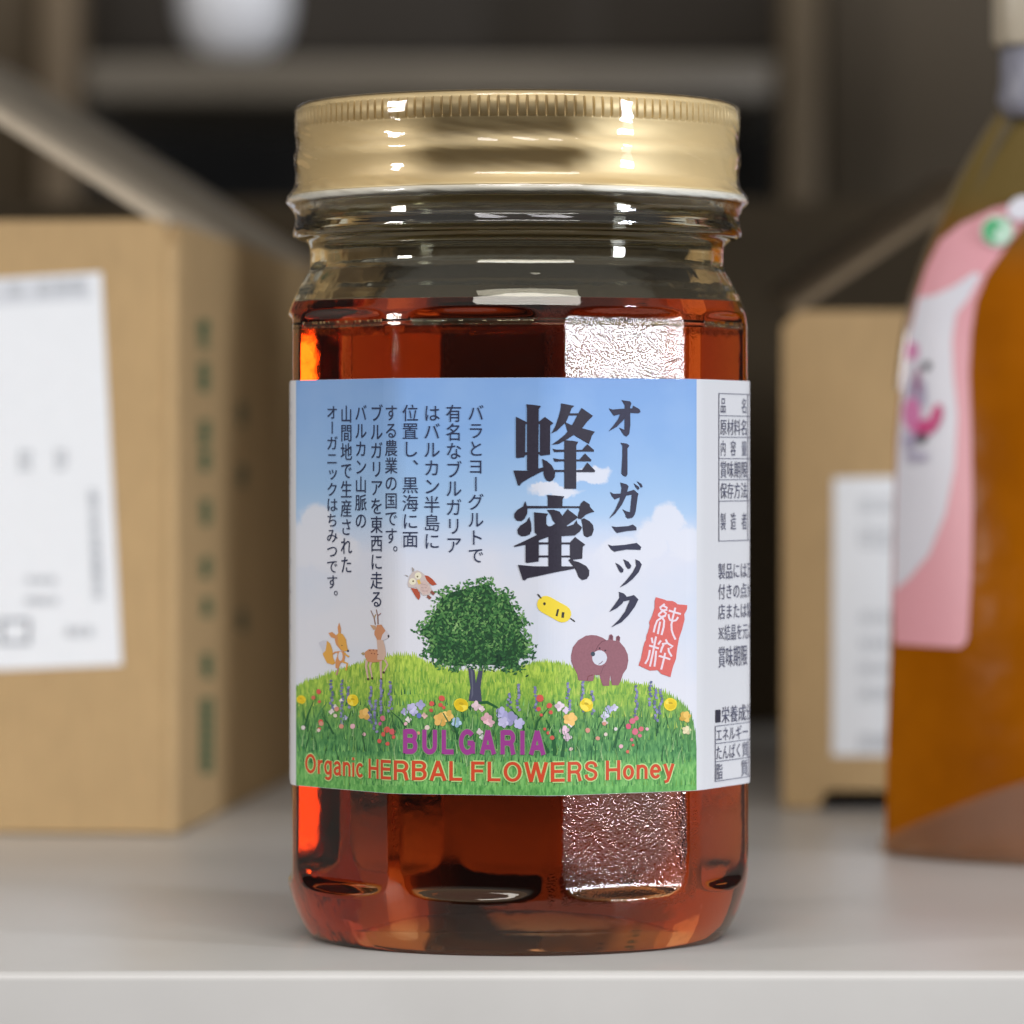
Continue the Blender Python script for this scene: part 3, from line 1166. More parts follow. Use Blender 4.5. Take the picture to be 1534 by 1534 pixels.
a.line(B([(500, 1080), (520, 1000), (610, 970)]), 1.6, ink(126, 70, 74))
a.build('bear_picture', label)

Fx = lambda pts: S(pts, 470, 900, 11.8)
a = Art(84)
fo, fo2 = ink(222, 166, 78), ink(212, 148, 96)
a.poly(Fx([(240, 705), (300, 760), (340, 880), (345, 1000), (390, 1100), (340, 1130), (240, 1100), (170, 960), (165, 930), (215, 880)]), fo)
a.poly(Fx([(240, 705), (215, 880), (165, 930), (150, 860), (90, 740), (170, 700)]), ink(204, 204, 216))
a.poly(Fx([(430, 890), (540, 890), (560, 1000), (545, 1080), (480, 1100), (440, 1210), (390, 1180), (390, 1060), (420, 980)]), fo2)
a.ell(470 + 478 / 11.8, 900 + 980 / 11.8, 3.3, 7, ink(214, 214, 222))
a.line(Fx([(545, 920), (580, 960), (632, 990)]), 2.6, fo)
a.line(Fx([(430, 905), (380, 910), (345, 940)]), 2.2, fo2)
a.line(Fx([(520, 1075), (600, 1110), (575, 1230)]), 2.8, fo)
a.line(Fx([(440, 1190), (425, 1250), (408, 1310)]), 2.6, ink(186, 140, 130))
a.poly(Fx([(450, 565), (520, 590), (575, 680), (600, 830), (620, 880), (560, 895), (480, 870), (400, 770), (378, 690), (400, 610)]), fo)
a.poly(Fx([(378, 690), (400, 610), (430, 600), (440, 760), (500, 880), (480, 870), (400, 770)]), fo2)
a.poly(Fx([(455, 385), (485, 480), (485, 575), (440, 575), (428, 470)]), fo2)
a.poly(Fx([(265, 570), (330, 550), (400, 610), (385, 670), (310, 640)]), fo2)
a.ell(470 + 612 / 11.8, 900 + 885 / 11.8, 1.7, 1.6, ink(78, 70, 80))
a.ell(470 + 505 / 11.8, 900 + 790 / 11.8, 0.9, 0.9, ink(110, 84, 60))
a.build('fox_picture', label)

a = Art(84)
de, de2 = ink(203, 142, 104), ink(208, 178, 162)
for pts, w0, w1 in (([(945, 1050), (930, 1160), (968, 1385)], 4.2, 2.2), ([(1020, 1070), (1000, 1160), (1040, 1370)], 3.6, 2.0), ([(1190, 1040), (1190, 1180), (1198, 1390)], 4.2, 2.2), ([(1265, 1040), (1310, 1130), (1240, 1265)], 3.4, 2.0)):
    a.line(Fx(pts), w0, de2, w1)
    a.ell(470 + pts[-1][0] / 11.8, 900 + pts[-1][1] / 11.8, 1.7, 1.9, ink(84, 60, 56))
a.poly(Fx([(905, 910), (980, 855), (1130, 860), (1210, 950), (1240, 1040), (1160, 1080), (1050, 1090), (960, 1075), (910, 990)]), de)
a.poly(Fx([(1115, 660), (1230, 690), (1262, 800), (1285, 950), (1245, 1050), (1130, 1040), (1135, 850)]), de2)
a.poly(Fx([(840, 930), (885, 905), (912, 940), (880, 965)]), ink(170, 150, 110))
a.poly(Fx([(1120, 430), (1200, 420), (1275, 530), (1220, 600), (1195, 690), (1130, 690), (1078, 600), (1080, 540), (1110, 480)]), de)
a.poly(Fx([(1000, 425), (1100, 440), (1110, 515), (1060, 510)]), ink(198, 160, 128))
a.poly(Fx([(1275, 530), (1330, 600), (1320, 660), (1240, 700), (1195, 690), (1220, 600)]), ink(214, 208, 214))
a.ell(470 + 1325 / 11.8, 900 + 625 / 11.8, 1.2, 2.2, ink(60, 56, 62))
a.line(Fx([(1095, 420), (1072, 300), (1015, 170)]), 1.7, ink(150, 122, 112), 1.2)
a.line(Fx([(1142, 415), (1136, 270), (1110, 150)]), 1.9, ink(150, 116, 104), 1.2)
a.line(Fx([(1140, 265), (1192, 218)]), 1.5, ink(170, 136, 140))
a.line(Fx([(1075, 300), (1100, 240)]), 1.4, ink(190, 160, 120))
for px, py in ((1000, 880), (1060, 870), (1125, 885), (1080, 935), (1140, 950), (1030, 930)):
    a.ell(470 + px / 11.8, 900 + py / 11.8, 1.0, 0.9, ink(122, 66, 52), n=8)
a.build('deer_picture', label)

O_ = lambda pts: S(pts, 600, 840, 21.9)
a = Art(84)
a.poly(O_([(290, 520), (400, 370), (560, 310), (700, 380), (800, 470), (950, 760), (1050, 980), (950, 1120), (750, 1150), (620, 1000), (520, 880), (260, 870), (240, 750)]), ink(203, 190, 186))
a.poly(O_([(620, 700), (800, 640), (930, 800), (1000, 980), (900, 1090), (750, 1110), (640, 960)]), ink(206, 182, 176, 0.2))
for px, py in ((700, 760), (790, 780), (720, 880), (830, 880), (760, 990), (860, 990)):
    a.line(O_([(px - 40, py), (px + 35, py + 4)]), 0.9, ink(170, 146, 146))
for px, py in ((580, 490), (400, 680)):
    a.ell(600 + px / 21.9, 840 + py / 21.9, 5.1, 5.1, ink(232, 226, 200))
for px, py in ((560, 520), (420, 670)):
    a.ell(600 + px / 21.9, 840 + py / 21.9, 1.4, 1.4, ink(120, 106, 78))
a.poly(O_([(535, 640), (630, 615), (675, 740), (600, 790)]), ink(222, 184, 92))
a.poly(O_([(790, 480), (900, 490), (1050, 600), (1195, 775), (1050, 815), (950, 740), (860, 640)]), ink(178, 82, 56))
a.poly(O_([(335, 890), (540, 920), (640, 1060), (655, 1180), (600, 1285), (530, 1220), (430, 1060)]), ink(178, 84, 60))
a.poly(O_([(380, 200), (455, 280), (420, 370), (385, 340)]), ink(164, 154, 150))
a.poly(O_([(130, 455), (245, 490), (240, 535)]), ink(154, 146, 142))
for q in ([(1000, 1000), (1060, 1060), (1110, 1100)], [(880, 1160), (930, 1190), (990, 1240)]):
    a.line(O_(q), 4.4, ink(140, 84, 70))
a.build('owl_picture', label)

a = Art(84)
bm_ = ink(240, 214, 66)
pts = []
ax_, ay_, bx_, by_ = 817.5, 905.5, 842.5, 919.5
ang = math.atan2(by_ - ay_, bx_ - ax_)
for q in range(9):
    t_ = ang + math.pi / 2 + math.pi * q / 8
    pts.append((ax_ + 13 * math.cos(t_), ay_ + 13 * math.sin(t_)))
for q in range(9):
    t_ = ang - math.pi / 2 + math.pi * q / 8
    pts.append((bx_ + 13 * math.cos(t_), by_ + 13 * math.sin(t_)))
a.poly(pts, bm_)
dk = ink(58, 56, 50)
a.ell(815.6, 904.5, 2.0, 2.4, dk)
a.line([(836, 912.5), (833.5, 923)], 3.0, dk)
a.line([(843.5, 917), (842.5, 925.5)], 4.0, dk)
a.line([(805.5, 890), (811, 896.5)], 2.2, dk)
a.line([(854, 926), (861, 931)], 1.8, dk)
a.build('bee_picture', label)

# --- flowers
a = Art(88)
random.seed(21)


def bloom(x, y, r, col, petals=0, heart=None):
    r *= 0.86
    m = ink(*col)
    jit = lambda: ink(*[max(0, min(255, v + d_)) for v, d_ in zip(col, [random.choice((-18, -8, 0, 8, 14))] * 3)])
    if petals:
        for q in range(petals):
            t_ = 6.28 * q / petals + random.uniform(-0.3, 0.3)
            a.ell(x + r * 0.46 * math.cos(t_), y + r * 0.46 * math.sin(t_), r * 0.66, r * 0.50, jit(), t_, 11, 0.08)
    else:
        a.ell(x, y, r, r * random.uniform(0.88, 1.02), m, random.uniform(0, 3), 14, 0.05)
    if heart:
        a.ell(x + r * 0.05, y - r * 0.2, r * 0.38, r * 0.2, ink(*heart), 0.2, 9)


def lavender(x, y0, y1):
    y = y0
    while y < y1:
        a.ell(x + random.uniform(-2.4, 2.4) * (0.4 + (y - y0) / (y1 - y0)), y, 2.0, 2.6, ink(*random.choice(((124, 124, 172), (146, 144, 188), (102, 112, 140)))), random.uniform(0, 3), 7)
        y += random.uniform(3.2, 5.2)


for x, y0, y1 in ((497, 1020, 1068), (513, 1020, 1088), (523, 1030, 1060), (556, 1030, 1086), (563, 1050, 1098), (571, 1020, 1072), (585, 1022, 1066), (763, 1040, 1062), (777, 1026, 1064), (802, 1030, 1066), (851, 1024, 1066), (873, 1022, 1066), (887, 1036, 1070),
                  (953, 1028, 1072), (974, 1022, 1060), (982, 1034, 1082), (990, 1034, 1070)):
    lavender(x, y0, y1)
Y1, Y2, OR, PK, WH, LV, RD, RP, BL = (244, 218, 54), (236, 206, 84), (232, 186, 104), (228, 180, 190), (222, 214, 212), (182, 180, 220), (214, 92, 82), (214, 112, 132), (166, 196, 222)
for x, y in ((455, 1090), (482, 1084), (478, 1094), (529, 1088), (503, 1072), (505, 1062), (512, 1088), (640, 1090), (627, 1098), (608, 1084), (880, 1094), (905, 1084), (907, 1100), (895, 1106), (922, 1092), (969, 1092), (855, 1122), (930, 1118), (546, 1100)):
    bloom(x, y, random.uniform(3.0, 4.6), random.choice((WH, PK, (214, 150, 130), (224, 206, 196))))
for x, y, r in ((512, 1050, 4), (503, 1059, 4.4), (518, 1075, 4), (497, 1066, 4.5), (606, 1066, 6), (612, 1078, 5), (630, 1056, 8), (620, 1066, 7), (912, 1063, 7), (906, 1072, 7), (920, 1060, 6)):
    bloom(x, y, r, random.choice((WH, LV, (206, 204, 226))), 4)
for x, y, r in ((752, 1068, 10), (764, 1076, 12), (778, 1084, 9), (754, 1082, 9), (617, 1060, 8)):
    bloom(x, y, r, random.choice((LV, (194, 190, 226), (172, 170, 214))), 5)
bloom(628, 1072, 4.5, (110, 122, 190))
for x, y, r, c in ((714, 1057, 8, (232, 206, 214)), (722, 1062, 5, (232, 206, 214)), (729, 1076, 9, PK), (735, 1083, 7, (232, 190, 200)), (719, 1096, 5.5, (222, 210, 214)), (722, 1104, 4.5, (206, 210, 204)), (838, 1058, 8, (226, 206, 218)), (848, 1064, 6, (220, 200, 222)),
                   (845, 1094, 8, (224, 190, 206)), (850, 1104, 7, (222, 196, 210)), (855, 1085, 5, WH), (636, 1072, 5, (226, 188, 180)), (906, 1082, 5, WH)):
    bloom(x, y, r, c, 4)
for x, y, r, c in ((662, 1046, 5.6, RD), (660, 1056, 4, RD), (647, 1054, 4.6, RD), (646, 1064, 3.6, (196, 84, 74)), (665, 1060, 3, RD), (809, 1046, 6.4, RD), (823, 1057, 5, RD), (807, 1062, 3.8, RD), (825, 1067, 3.6, RD), (811, 1071, 2.8, RD), (478, 1036, 4.6, RD),
                   (470, 1045, 3.8, (206, 110, 90)), (479, 1051, 2.8, RD), (481, 1081, 4, RD), (479, 1092, 3, RD), (574, 1076, 5, RP), (570, 1084, 3.4, (190, 90, 150)), (580, 1093, 5.6, RD), (588, 1096, 5.6, (214, 96, 100)), (575, 1100, 4, RD), (569, 1110, 4, RD), (581, 1114, 3.6, RD), (590, 1104, 3.4, RD),
                   (947, 1080, 5.6, RP), (941, 1088, 5, (216, 92, 122)), (953, 1076, 4, RP), (951, 1096, 6, RP), (960, 1092, 4.6, (216, 110, 120)), (958, 1102, 3.6, RP), (946, 1108, 3, RP), (940, 1126, 3.2, (214, 110, 92)), (948, 1116, 2.4, RD), (821, 1098, 3, RD), (827, 1105, 4, (206, 96, 80)), (816, 1092, 2.6, RD)):
    bloom(x, y, r, c)
for x, y, r, c in ((452, 1048, 8, Y1), (529, 1049, 10.5, Y1), (691, 1056, 13, Y1), (878, 1056, 12, Y1), (1004, 1055, 11.5, Y1)):
    bloom(x, y, r, c)
    for q in range(6):
        t_ = q * 1.05 + random.uniform(-0.3, 0.3)
        a.ell(x + r * 0.45 * math.cos(t_), y + r * 0.4 * math.sin(t_), r * 0.5, r * 0.3, ink(*random.choice(((232, 200, 40), (248, 226, 84), (222, 190, 36)))), t_ + 1.57, 9)
    a.ell(x, y - r * 0.15, r * 0.3, r * 0.16, ink(196, 168, 36), 0.2, 9)
for x, y, r, c in ((547, 1070, 8.4, OR), (660, 1078, 9.5, OR), (671, 1072, 8, (236, 196, 110)), (684, 1082, 7, BL), (854, 1077, 9.4, OR), (1026, 1074, 8, (222, 180, 86)), (1028, 1094, 6, (226, 214, 172))):
    bloom(x, y, r * 1.2, c, 5)
a.line([(664, 1068), (672, 1082), (680, 1096)], 2, ink(70, 110, 70))
a.build('flowers_picture', label)
a = Art(84)
random.seed(31)
wisp = [ink(56, 108, 62), ink(40, 92, 56), ink(120, 168, 96), ink(92, 146, 92), ink(150, 190, 130)]
for q in range(190):
    x = random.uniform(448, 1036)
    y = max(interp(hill_top, x) + 22, random.uniform(1058, 1136))
    if y > y_at(x, 1150):
        continue
    ln, h = random.uniform(-7, 7), random.uniform(12, 26)
    a.line([(x, y + h * 0.5), (x + ln * 0.3, y), (x + ln, y - h * 0.5)], random.uniform(1.2, 2.0), random.choice(wisp), 0.5)
a.build('stems_picture', label)

# --- lettering
dark = ink(44, 52, 82)
a = Art(120)
COLS = ((700.5, 725.5, 605, 845, 'バラとヨーグルトで'), (667.5, 692.5, 605, 830, '有名なブルガリア'), (634.5, 660, 605, 824, 'はバルカン半島に'), (602, 627.5, 605, 821, '位置し、黒海に面'),
        (576.5, 596.2, 605, 842, 'する農業の国です。'), (555, 574.4, 605, 911, 'ブルガリアを東西に走る'), (532, 550.4, 605, 793, 'バルカン山脈の'), (510.4, 528.4, 606, 860, '山間地で生産された'), (489.4, 507, 606, 906, 'オーガニックはちみつです。'))
for x0, x1, y0, y1, txt in COLS:
    h = (y1 - y0) / len(txt)
    for q, ch in enumerate(txt):
        t0, t1 = y0 + q * h, y0 + (q + 1) * h
        if ch in '、。':
            w_ = x1 - x0
            put_glyph(a, ch, x0 + w_ * 0.62, t0 - h * 0.55, x1 + w_ * 0.62, t1 - h * 0.55, dark, 0.0)
        elif ch == 'ー':
            put_glyph(a, ch, x0, t0, x1, t1, dark, -0.004, rot=True)
        elif ch == 'ッ':
            put_glyph(a, ch, x0 + 1, t0 - 2, x1 + 1, t1 - 2, dark, 0.0)
        else:
            put_glyph(a, ch, x0, t0, x1, t1, dark, 0.0)
a.build('story_text', label)

K1 = lambda pts: S(pts, 765, 600, 11.8)
K2 = lambda pts: S(pts, 765, 735, 11.8)
big = ink(48, 44, 58, 0.35)
a = Art(120)
for p in ([(278, 65), (400, 75), (535, 95), (498, 150), (490, 1210), (290, 1235), (290, 140)],
          [(95, 285), (285, 380), (312, 375), (312, 410), (262, 412), (258, 912), (312, 912), (312, 955), (268, 955), (238, 1000), (115, 1018), (95, 1000)],
          [(490, 382), (605, 290), (755, 400), (700, 440), (695, 955), (530, 975), (510, 945), (462, 942), (462, 910), (518, 910), (520, 412), (462, 410), (462, 385)],
          [(50, 1235), (290, 1240), (420, 1215), (590, 1178), (590, 1238), (480, 1290), (330, 1370), (205, 1445), (150, 1508), (128, 1490)],
          [(555, 1030), (640, 1070), (720, 1140), (760, 1210), (785, 1270), (780, 1350), (740, 1410), (690, 1430), (640, 1415), (600, 1360), (582, 1290), (578, 1180)],
          [(890, 50), (1000, 70), (1120, 95), (1070, 140), (1030, 250), (975, 380), (900, 450), (820, 530), (720, 580), (790, 450), (850, 270), (880, 150)],
          [(1020, 225), (1200, 225), (1200, 262), (1010, 265)],
          [(1250, 130), (1450, 270), (1350, 370), (1240, 510), (1120, 600), (1000, 680), (850, 765), (725, 782), (850, 690), (960, 600), (1040, 500), (1120, 370), (1180, 250)],
          [(950, 375), (1060, 430), (1280, 495), (1485, 550), (1430, 620), (1380, 765), (1280, 710), (1150, 630), (1000, 540)],
          [(945, 700), (1080, 710), (1190, 730), (1155, 790), (1155, 1560), (945, 1560)],
          [(740, 850), (800, 866), (955, 868), (955, 906), (770, 912)], [(1145, 870), (1260, 870), (1350, 770), (1470, 875), (1465, 903), (1145, 903)],
          [(750, 1018), (850, 1036), (955, 1038), (955, 1072), (775, 1082)], [(1145, 1045), (1215, 1040), (1310, 935), (1425, 1050), (1410, 1076), (1145, 1074)],
          [(770, 1224), (955, 1224), (955, 1262), (770, 1262)], [(1145, 1228), (1260, 1225), (1350, 1095), (1490, 1240), (1480, 1266), (1145, 1264)]):
    a.poly(K1(p), big)
for p in ([(640, 75), (790, 85), (945, 100), (915, 150), (910, 292), (655, 292), (655, 130)], [(285, 268), (1225, 275), (1225, 307), (285, 312)],
          [(260, 180), (300, 300), (295, 400), (250, 490), (190, 538), (110, 530), (65, 470), (65, 410), (120, 340), (220, 280)],
          [(1290, 175), (1390, 240), (1400, 290), (1475, 370), (1400, 395), (1330, 420), (1240, 500), (1190, 495), (1185, 430), (1210, 350), (1210, 290), (1240, 220)],
          [(330, 460), (365, 580), (370, 700), (340, 770), (270, 800), (190, 805), (130, 760), (120, 690), (170, 620), (280, 550)],
          [(415, 380), (660, 405), (630, 460), (630, 590), (665, 630), (720, 625), (800, 570), (900, 585), (1000, 630), (1110, 595), (1160, 520), (1180, 580), (1260, 650), (1220, 720), (1130, 790), (900, 805), (660, 805), (480, 790), (425, 735)],
          [(640, 340), (760, 335), (860, 370), (910, 440), (910, 580), (790, 580), (740, 520), (710, 430)],
          [(1000, 325), (1190, 470), (1040, 580), (880, 690), (700, 800), (480, 885), (270, 952), (70, 995), (62, 975), (270, 880), (450, 790), (650, 680), (800, 570), (910, 450)],
          [(1290, 485), (1390, 540), (1450, 610), (1465, 690), (1430, 790), (1350, 825), (1290, 790), (1275, 700), (1265, 600), (1245, 510)],
          [(668, 780), (895, 780), (895, 1350), (665, 1350)],
          [(265, 935), (495, 870), (500, 912), (675, 914), (675, 947), (500, 950), (500, 1144), (675, 1144), (675, 1178), (500, 1178), (495, 1250), (280, 1278), (265, 1250)],
          [(885, 914), (1045, 914), (1135, 820), (1315, 955), (1270, 990), (1260, 1200), (1100, 1222), (1060, 1222), (1050, 1180), (885, 1178), (885, 1148), (1045, 1145), (1045, 950), (885, 947)],
          [(130, 1310), (400, 1335), (665, 1338), (1095, 1338), (1135, 1378), (800, 1440), (500, 1505), (300, 1545), (245, 1588), (215, 1570)],
          [(1015, 1225), (1060, 1200), (1110, 1240), (1200, 1262), (1330, 1330), (1385, 1410), (1380, 1500), (1340, 1560), (1260, 1580), (1200, 1530), (1140, 1380), (1090, 1320)]):
    a.poly(K2(p), big)
a.build('title_text', label)

K3 = lambda pts: S(pts, 900, 590, 8.52)
K4 = lambda pts: S(pts, 900, 770, 8.52)
mid = ink(54, 54, 76, 0.3)
a = Art(120)
for p in ([(100, 185), (150, 200), (260, 190), (400, 185), (410, 150), (490, 195), (505, 230), (480, 247), (350, 242), (250, 257), (165, 280), (135, 240)],
          [(260, 80), (370, 95), (387, 120), (372, 170), (374, 400), (360, 510), (325, 545), (295, 530), (228, 428), (300, 460), (303, 140)],
          [(248, 250), (335, 245), (290, 330), (200, 420), (98, 477), (170, 390), (220, 320)],
          [(248, 622), (330, 635), (362, 660), (337, 695), (337, 1030), (315, 1057), (280, 1042), (260, 1015), (273, 800), (273, 660)],
          [(115, 1250), (160, 1275), (250, 1273), (340, 1248), (420, 1223), (477, 1275), (467, 1320), (442, 1500), (427, 1545), (400, 1580), (345, 1592), (318, 1570), (310, 1534), (273, 1473), (330, 1500), (370, 1510), (393, 1285), (260, 1312), (175, 1347), (135, 1300)],
          [(245, 1130), (330, 1155), (352, 1180), (312, 1320), (262, 1420), (180, 1530), (103, 1592), (180, 1480), (238, 1350), (263, 1200)],
          [(415, 1140), (480, 1183), (492, 1205), (470, 1227), (440, 1187)], [(455, 1113), (515, 1148), (532, 1185), (510, 1197), (488, 1160)]):
    a.poly(K3(p), mid)
for p in ([(135, 155), (190, 165), (350, 153), (405, 133), (452, 170), (452, 207), (330, 217), (205, 242), (173, 210)], [(88, 388), (140, 405), (300, 393), (455, 368), (512, 420), (502, 457), (330, 452), (170, 480), (128, 450)],
          [(183, 620), (240, 653), (287, 705), (282, 740), (255, 750), (228, 720)], [(283, 576), (350, 608), (387, 660), (372, 695), (345, 702), (318, 665)],
          [(438, 578), (490, 600), (520, 645), (482, 740), (402, 830), (322, 895), (238, 937), (320, 850), (398, 750), (448, 660)],
          [(228, 993), (290, 1013), (325, 1050), (272, 1140), (202, 1200), (103, 1252), (178, 1150), (233, 1070)],
          [(290, 1062), (370, 1048), (420, 1033), (477, 1090), (432, 1180), (352, 1290), (262, 1380), (128, 1447), (228, 1350), (308, 1240), (368, 1097), (280, 1117)]):
    a.poly(K4(p), mid)
a.build('organic_text', label)

Ks = lambda pts: S(pts, 945, 885, 11.8)
a = Art(100)
random.seed(9)
seal = [(440, 115), (600, 150), (640, 175), (720, 185), (780, 200), (830, 240), (990, 255), (985, 330), (945, 420), (945, 500), (900, 680), (850, 830), (825, 1000), (790, 1200), (745, 1340), (725, 1420), (700, 1520), (540, 1465), (470, 1410), (330, 1410), (140, 1320), (170, 1200), (215, 1000), (240, 900), (270, 880),
        (280, 780), (305, 740), (330, 600), (320, 560), (370, 450), (415, 300), (415, 180)]
a.poly(Ks([(x + random.uniform(-8, 8), y + random.uniform(-8, 8)) for x, y in seal]), ink(216, 104, 98, 0.12))
wh = ink(232, 216, 226)
for q in ([(595, 232), (510, 298), (530, 330), (570, 350)], [(560, 260), (635, 300), (620, 335), (570, 350)], [(640, 335), (560, 352), (490, 415), (490, 445)], [(560, 352), (620, 400), (600, 445), (560, 462)], [(490, 440), (540, 462), (600, 440)],
          [(545, 470), (460, 530), (425, 620), (398, 735)], [(515, 545), (492, 650), (472, 765)], [(550, 475), (585, 530), (575, 640), (538, 782)],
          [(665, 348), (770, 380), (880, 412)], [(782, 298), (755, 400), (728, 510), (712, 600), (718, 700), (745, 780), (785, 862)], [(662, 415), (668, 470), (690, 515), (735, 535), (795, 520), (832, 465)],
          [(442, 808), (415, 940), (385, 1100), (332, 1338)], [(362, 828), (382, 925)], [(528, 878), (478, 950)], [(318, 968), (400, 990), (490, 1020)], [(332, 1045), (318, 1130), (295, 1210), (248, 1290)], [(442, 1060), (432, 1200), (412, 1340)],
          [(612, 858), (640, 925)], [(545, 942), (640, 925), (738, 985), (690, 1012)], [(575, 955), (545, 1010), (520, 1092)], [(660, 1010), (665, 1070), (718, 1162)], [(488, 1150), (590, 1178), (692, 1212)], [(602, 1098), (575, 1220), (532, 1392)]):
    a.line(Ks(q), 2.9, wh)
a.build('seal_stamp', label)

a = Art(120, ref=True)
halo, red = ink(186, 220, 146), ink(206, 74, 42)
LINE = 'Organic HERBAL FLOWERS Honey'
row_text(a, LINE, 458, 1009, 1171.5, 29.5, halo, 0.27, 0.14)
a.build('name_halo', label)
a = Art(150, ref=True)
row_text(a, LINE, 458, 1009, 1171.5, 29.5, red, 0.158, 0.14)
a.build('name_text', label)
a = Art(120, ref=True)
row_text(a, 'BULGARIA', 605, 816, 1131, 36, ink(126, 160, 110), 0.29, 0.29)
a.build('country_halo', label)
a = Art(150, ref=True)
row_text(a, 'BULGARIA', 605, 816, 1131, 36, ink(156, 62, 142, 0.08), 0.215, 0.29)
a.build('country_text', label)

# --- right hand panel: tables and small print
a = Art(120, ref=True)
g1 = ink(84, 86, 108)
XE = 1125.6


def yr(y, x=1095):
    """front-reference row for a row measured at photo column x"""
    return PY + (y - PY) * at_x(x, 0)[1] / REF


def rule_h(x0, x1, y, wd=1.1):
    q = yr(y)
    a.poly([(x0, q - wd / 2), (x1, q - wd / 2), (x1, q + wd / 2), (x0, q + wd / 2)], g1)


def rule_v(x, y0, y1, wd=0.9):
    a.poly([(x - wd / 2, yr(y0)), (x + wd / 2, yr(y0)), (x + wd / 2, yr(y1)), (x - wd / 2, yr(y1))], g1)


for y in (590, 623, 655, 687, 718.5, 750.5, 810):
    rule_h(1076, XE, y)
rule_v(1076.3, 590, 810)
rule_v(1119.6, 590, 810, 0.7)
for (y0, y1), txt, xs in (((595, 620), '品名', ((1078.5, 1087), (1110, 1118.5))), ((627, 653), '原材料名', None), ((659, 684), '内容量', ((1078.5, 1087), (1093.5, 1102), (1110, 1118.5))), ((690, 717), '賞味期限', None), ((722, 748), '保存方法', None),
                          ((767, 795), '製造者', ((1078.5, 1087), (1093.5, 1102), (1110, 1118.5)))):
    for q, ch in enumerate(txt):
        x0, x1 = xs[q] if xs else (1078 + q * 10.3, 1088.3 + q * 10.3)
        put_glyph(a, ch, x0, yr(y0), x1, yr(y1), g1, 0.0)
for (y0, y1), txt, xe in (((842, 868), '製品には万', XE), ((873, 898), '付きの点か', XE), ((903, 928), '店または製', XE), ((934, 960), '※結晶を元に', XE), ((966, 1000), '賞味期限', 1119)):
    n = len(txt)
    s0, s1 = s_of(1075), s_of(xe)
    for q, ch in enumerate(txt):
        if ch == '※':
            u0, u1, v0, v1 = x_of(s0 + (s1 - s0) * (q + 0.12) / n), x_of(s0 + (s1 - s0) * (q + 0.88) / n), yr(y0 + 5), yr(y1 - 4)
            a.line([(u0, v0), (u1, v1)], 1.0, g1)
            a.line([(u1, v0), (u0, v1)], 1.0, g1)
            for fx, fy in ((0.5, 0.08), (0.5, 0.92), (0.08, 0.5), (0.92, 0.5)):
                a.ell(u0 + (u1 - u0) * fx, v0 + (v1 - v0) * fy, 0.8, 1.3, g1, n=8)
            continue
        put_glyph(a, ch, x_of(s0 + (s1 - s0) * q / n), yr(y0), x_of(s0 + (s1 - s0) * (q + 1) / n), yr(y1), g1, 0.0)
a.poly([(1071, yr(1061)), (1078.6, yr(1061)), (1078.6, yr(1080)), (1071, yr(1080))], ink(52, 52, 66))
s0, s1 = s_of(1080), s_of(XE)
for q, ch in enumerate('栄養成分'):
    put_glyph(a, ch, x_of(s0 + (s1 - s0) * q / 4), yr(1056), x_of(s0 + (s1 - s0) * (q + 1) / 4), yr(1083), g1, 0.0)
for y in (1085, 1111, 1138, 1167):
    rule_h(1070.5, XE, y)
rule_v(1070.8, 1085, 1167)
rule_v(1120.5, 1112, 1167, 0.6)
for (y0, y1), txt, xs in (((1087, 1110), 'エネルギー', None), ((1113, 1137), 'たんぱく質', None), ((1140, 1166), '脂質', ((1071.5, 1082), (1109, 1120)))):
    for q, ch in enumerate(txt):
        x0, x1 = xs[q] if xs else (1071.5 + q * 9.8, 1081.3 + q * 9.8)
        put_glyph(a, ch, x0, yr(y0), x1, yr(y1), g1, 0.0)
a.build('ingredients_table', label)

# faint marks on the narrow strip at the left edge
a = Art(120)
random.seed(2)
fm = ink(176, 178, 192)
for y in (604, 622, 642, 690, 706, 722, 838, 880, 936, 980):
    for q in range(3):
        yy = y + q * 3.2
        a.line([(430 + random.uniform(0, 2), yy), (436 + random.uniform(0, 1.5), yy + random.uniform(-0.6, 0.6))], 0.9, fm)
    a.line([(432.5, y - 2), (432.8, y + 8)], 0.8, fm)
for q in range(4):
    a.line([(429.5, 1121 + q * 5), (434.5, 1122 + q * 5)], 1.2, ink(222, 168, 170))
a.build('margin_marks', label)

# ------------------------------------------------------------------ cardboard boxes


def slab(name, corners, normal, thick, m, parent, bevel=0.0):
    """flat panel: corner loop on its outer face, thickness away from the normal"""
    nrm = Vector(normal).normalized()
    n = len(corners)
    vs = [Vector(c) for c in corners] + [Vector(c) - nrm * thick for c in corners]
    fs = [tuple(range(n)), tuple(range(2 * n - 1, n - 1, -1))] + [(i, i + n, (i + 1) % n + n, (i + 1) % n) for i in range(n)]
    bm = bmesh.new()
    bv = [bm.verts.new(v) for v in vs]
    for f in fs:
        bm.faces.new([bv[q] for q in f])
    bmesh.ops.recalc_face_normals(bm, faces=bm.faces[:])
    if bevel:
        bmesh.ops.bevel(bm, geom=bm.edges[:], offset=bevel, segments=3, profile=0.5, affect='EDGES', clamp_overlap=True)
    me = bpy.data.meshes.new(name)
    bm.to_mesh(me)
    bm.free()
    me.materials.append(m)
    o = link(name, me, None, False)
    return adopt(o, parent)


class Plane:
    """prints on a flat face: photo pixel -> point of the plane"""

    def __init__(self, p, n):
        self.p, self.n = Vector(p), Vector(n).normalized()

    def at(self, x, y, off=0.0):
        o = Vector((CX, -D, ZC))
        d = W(x, y, 1.0) - o
        t_ = (self.p - o).dot(self.n) / d.dot(self.n)
        return o + d * t_ + self.n * off


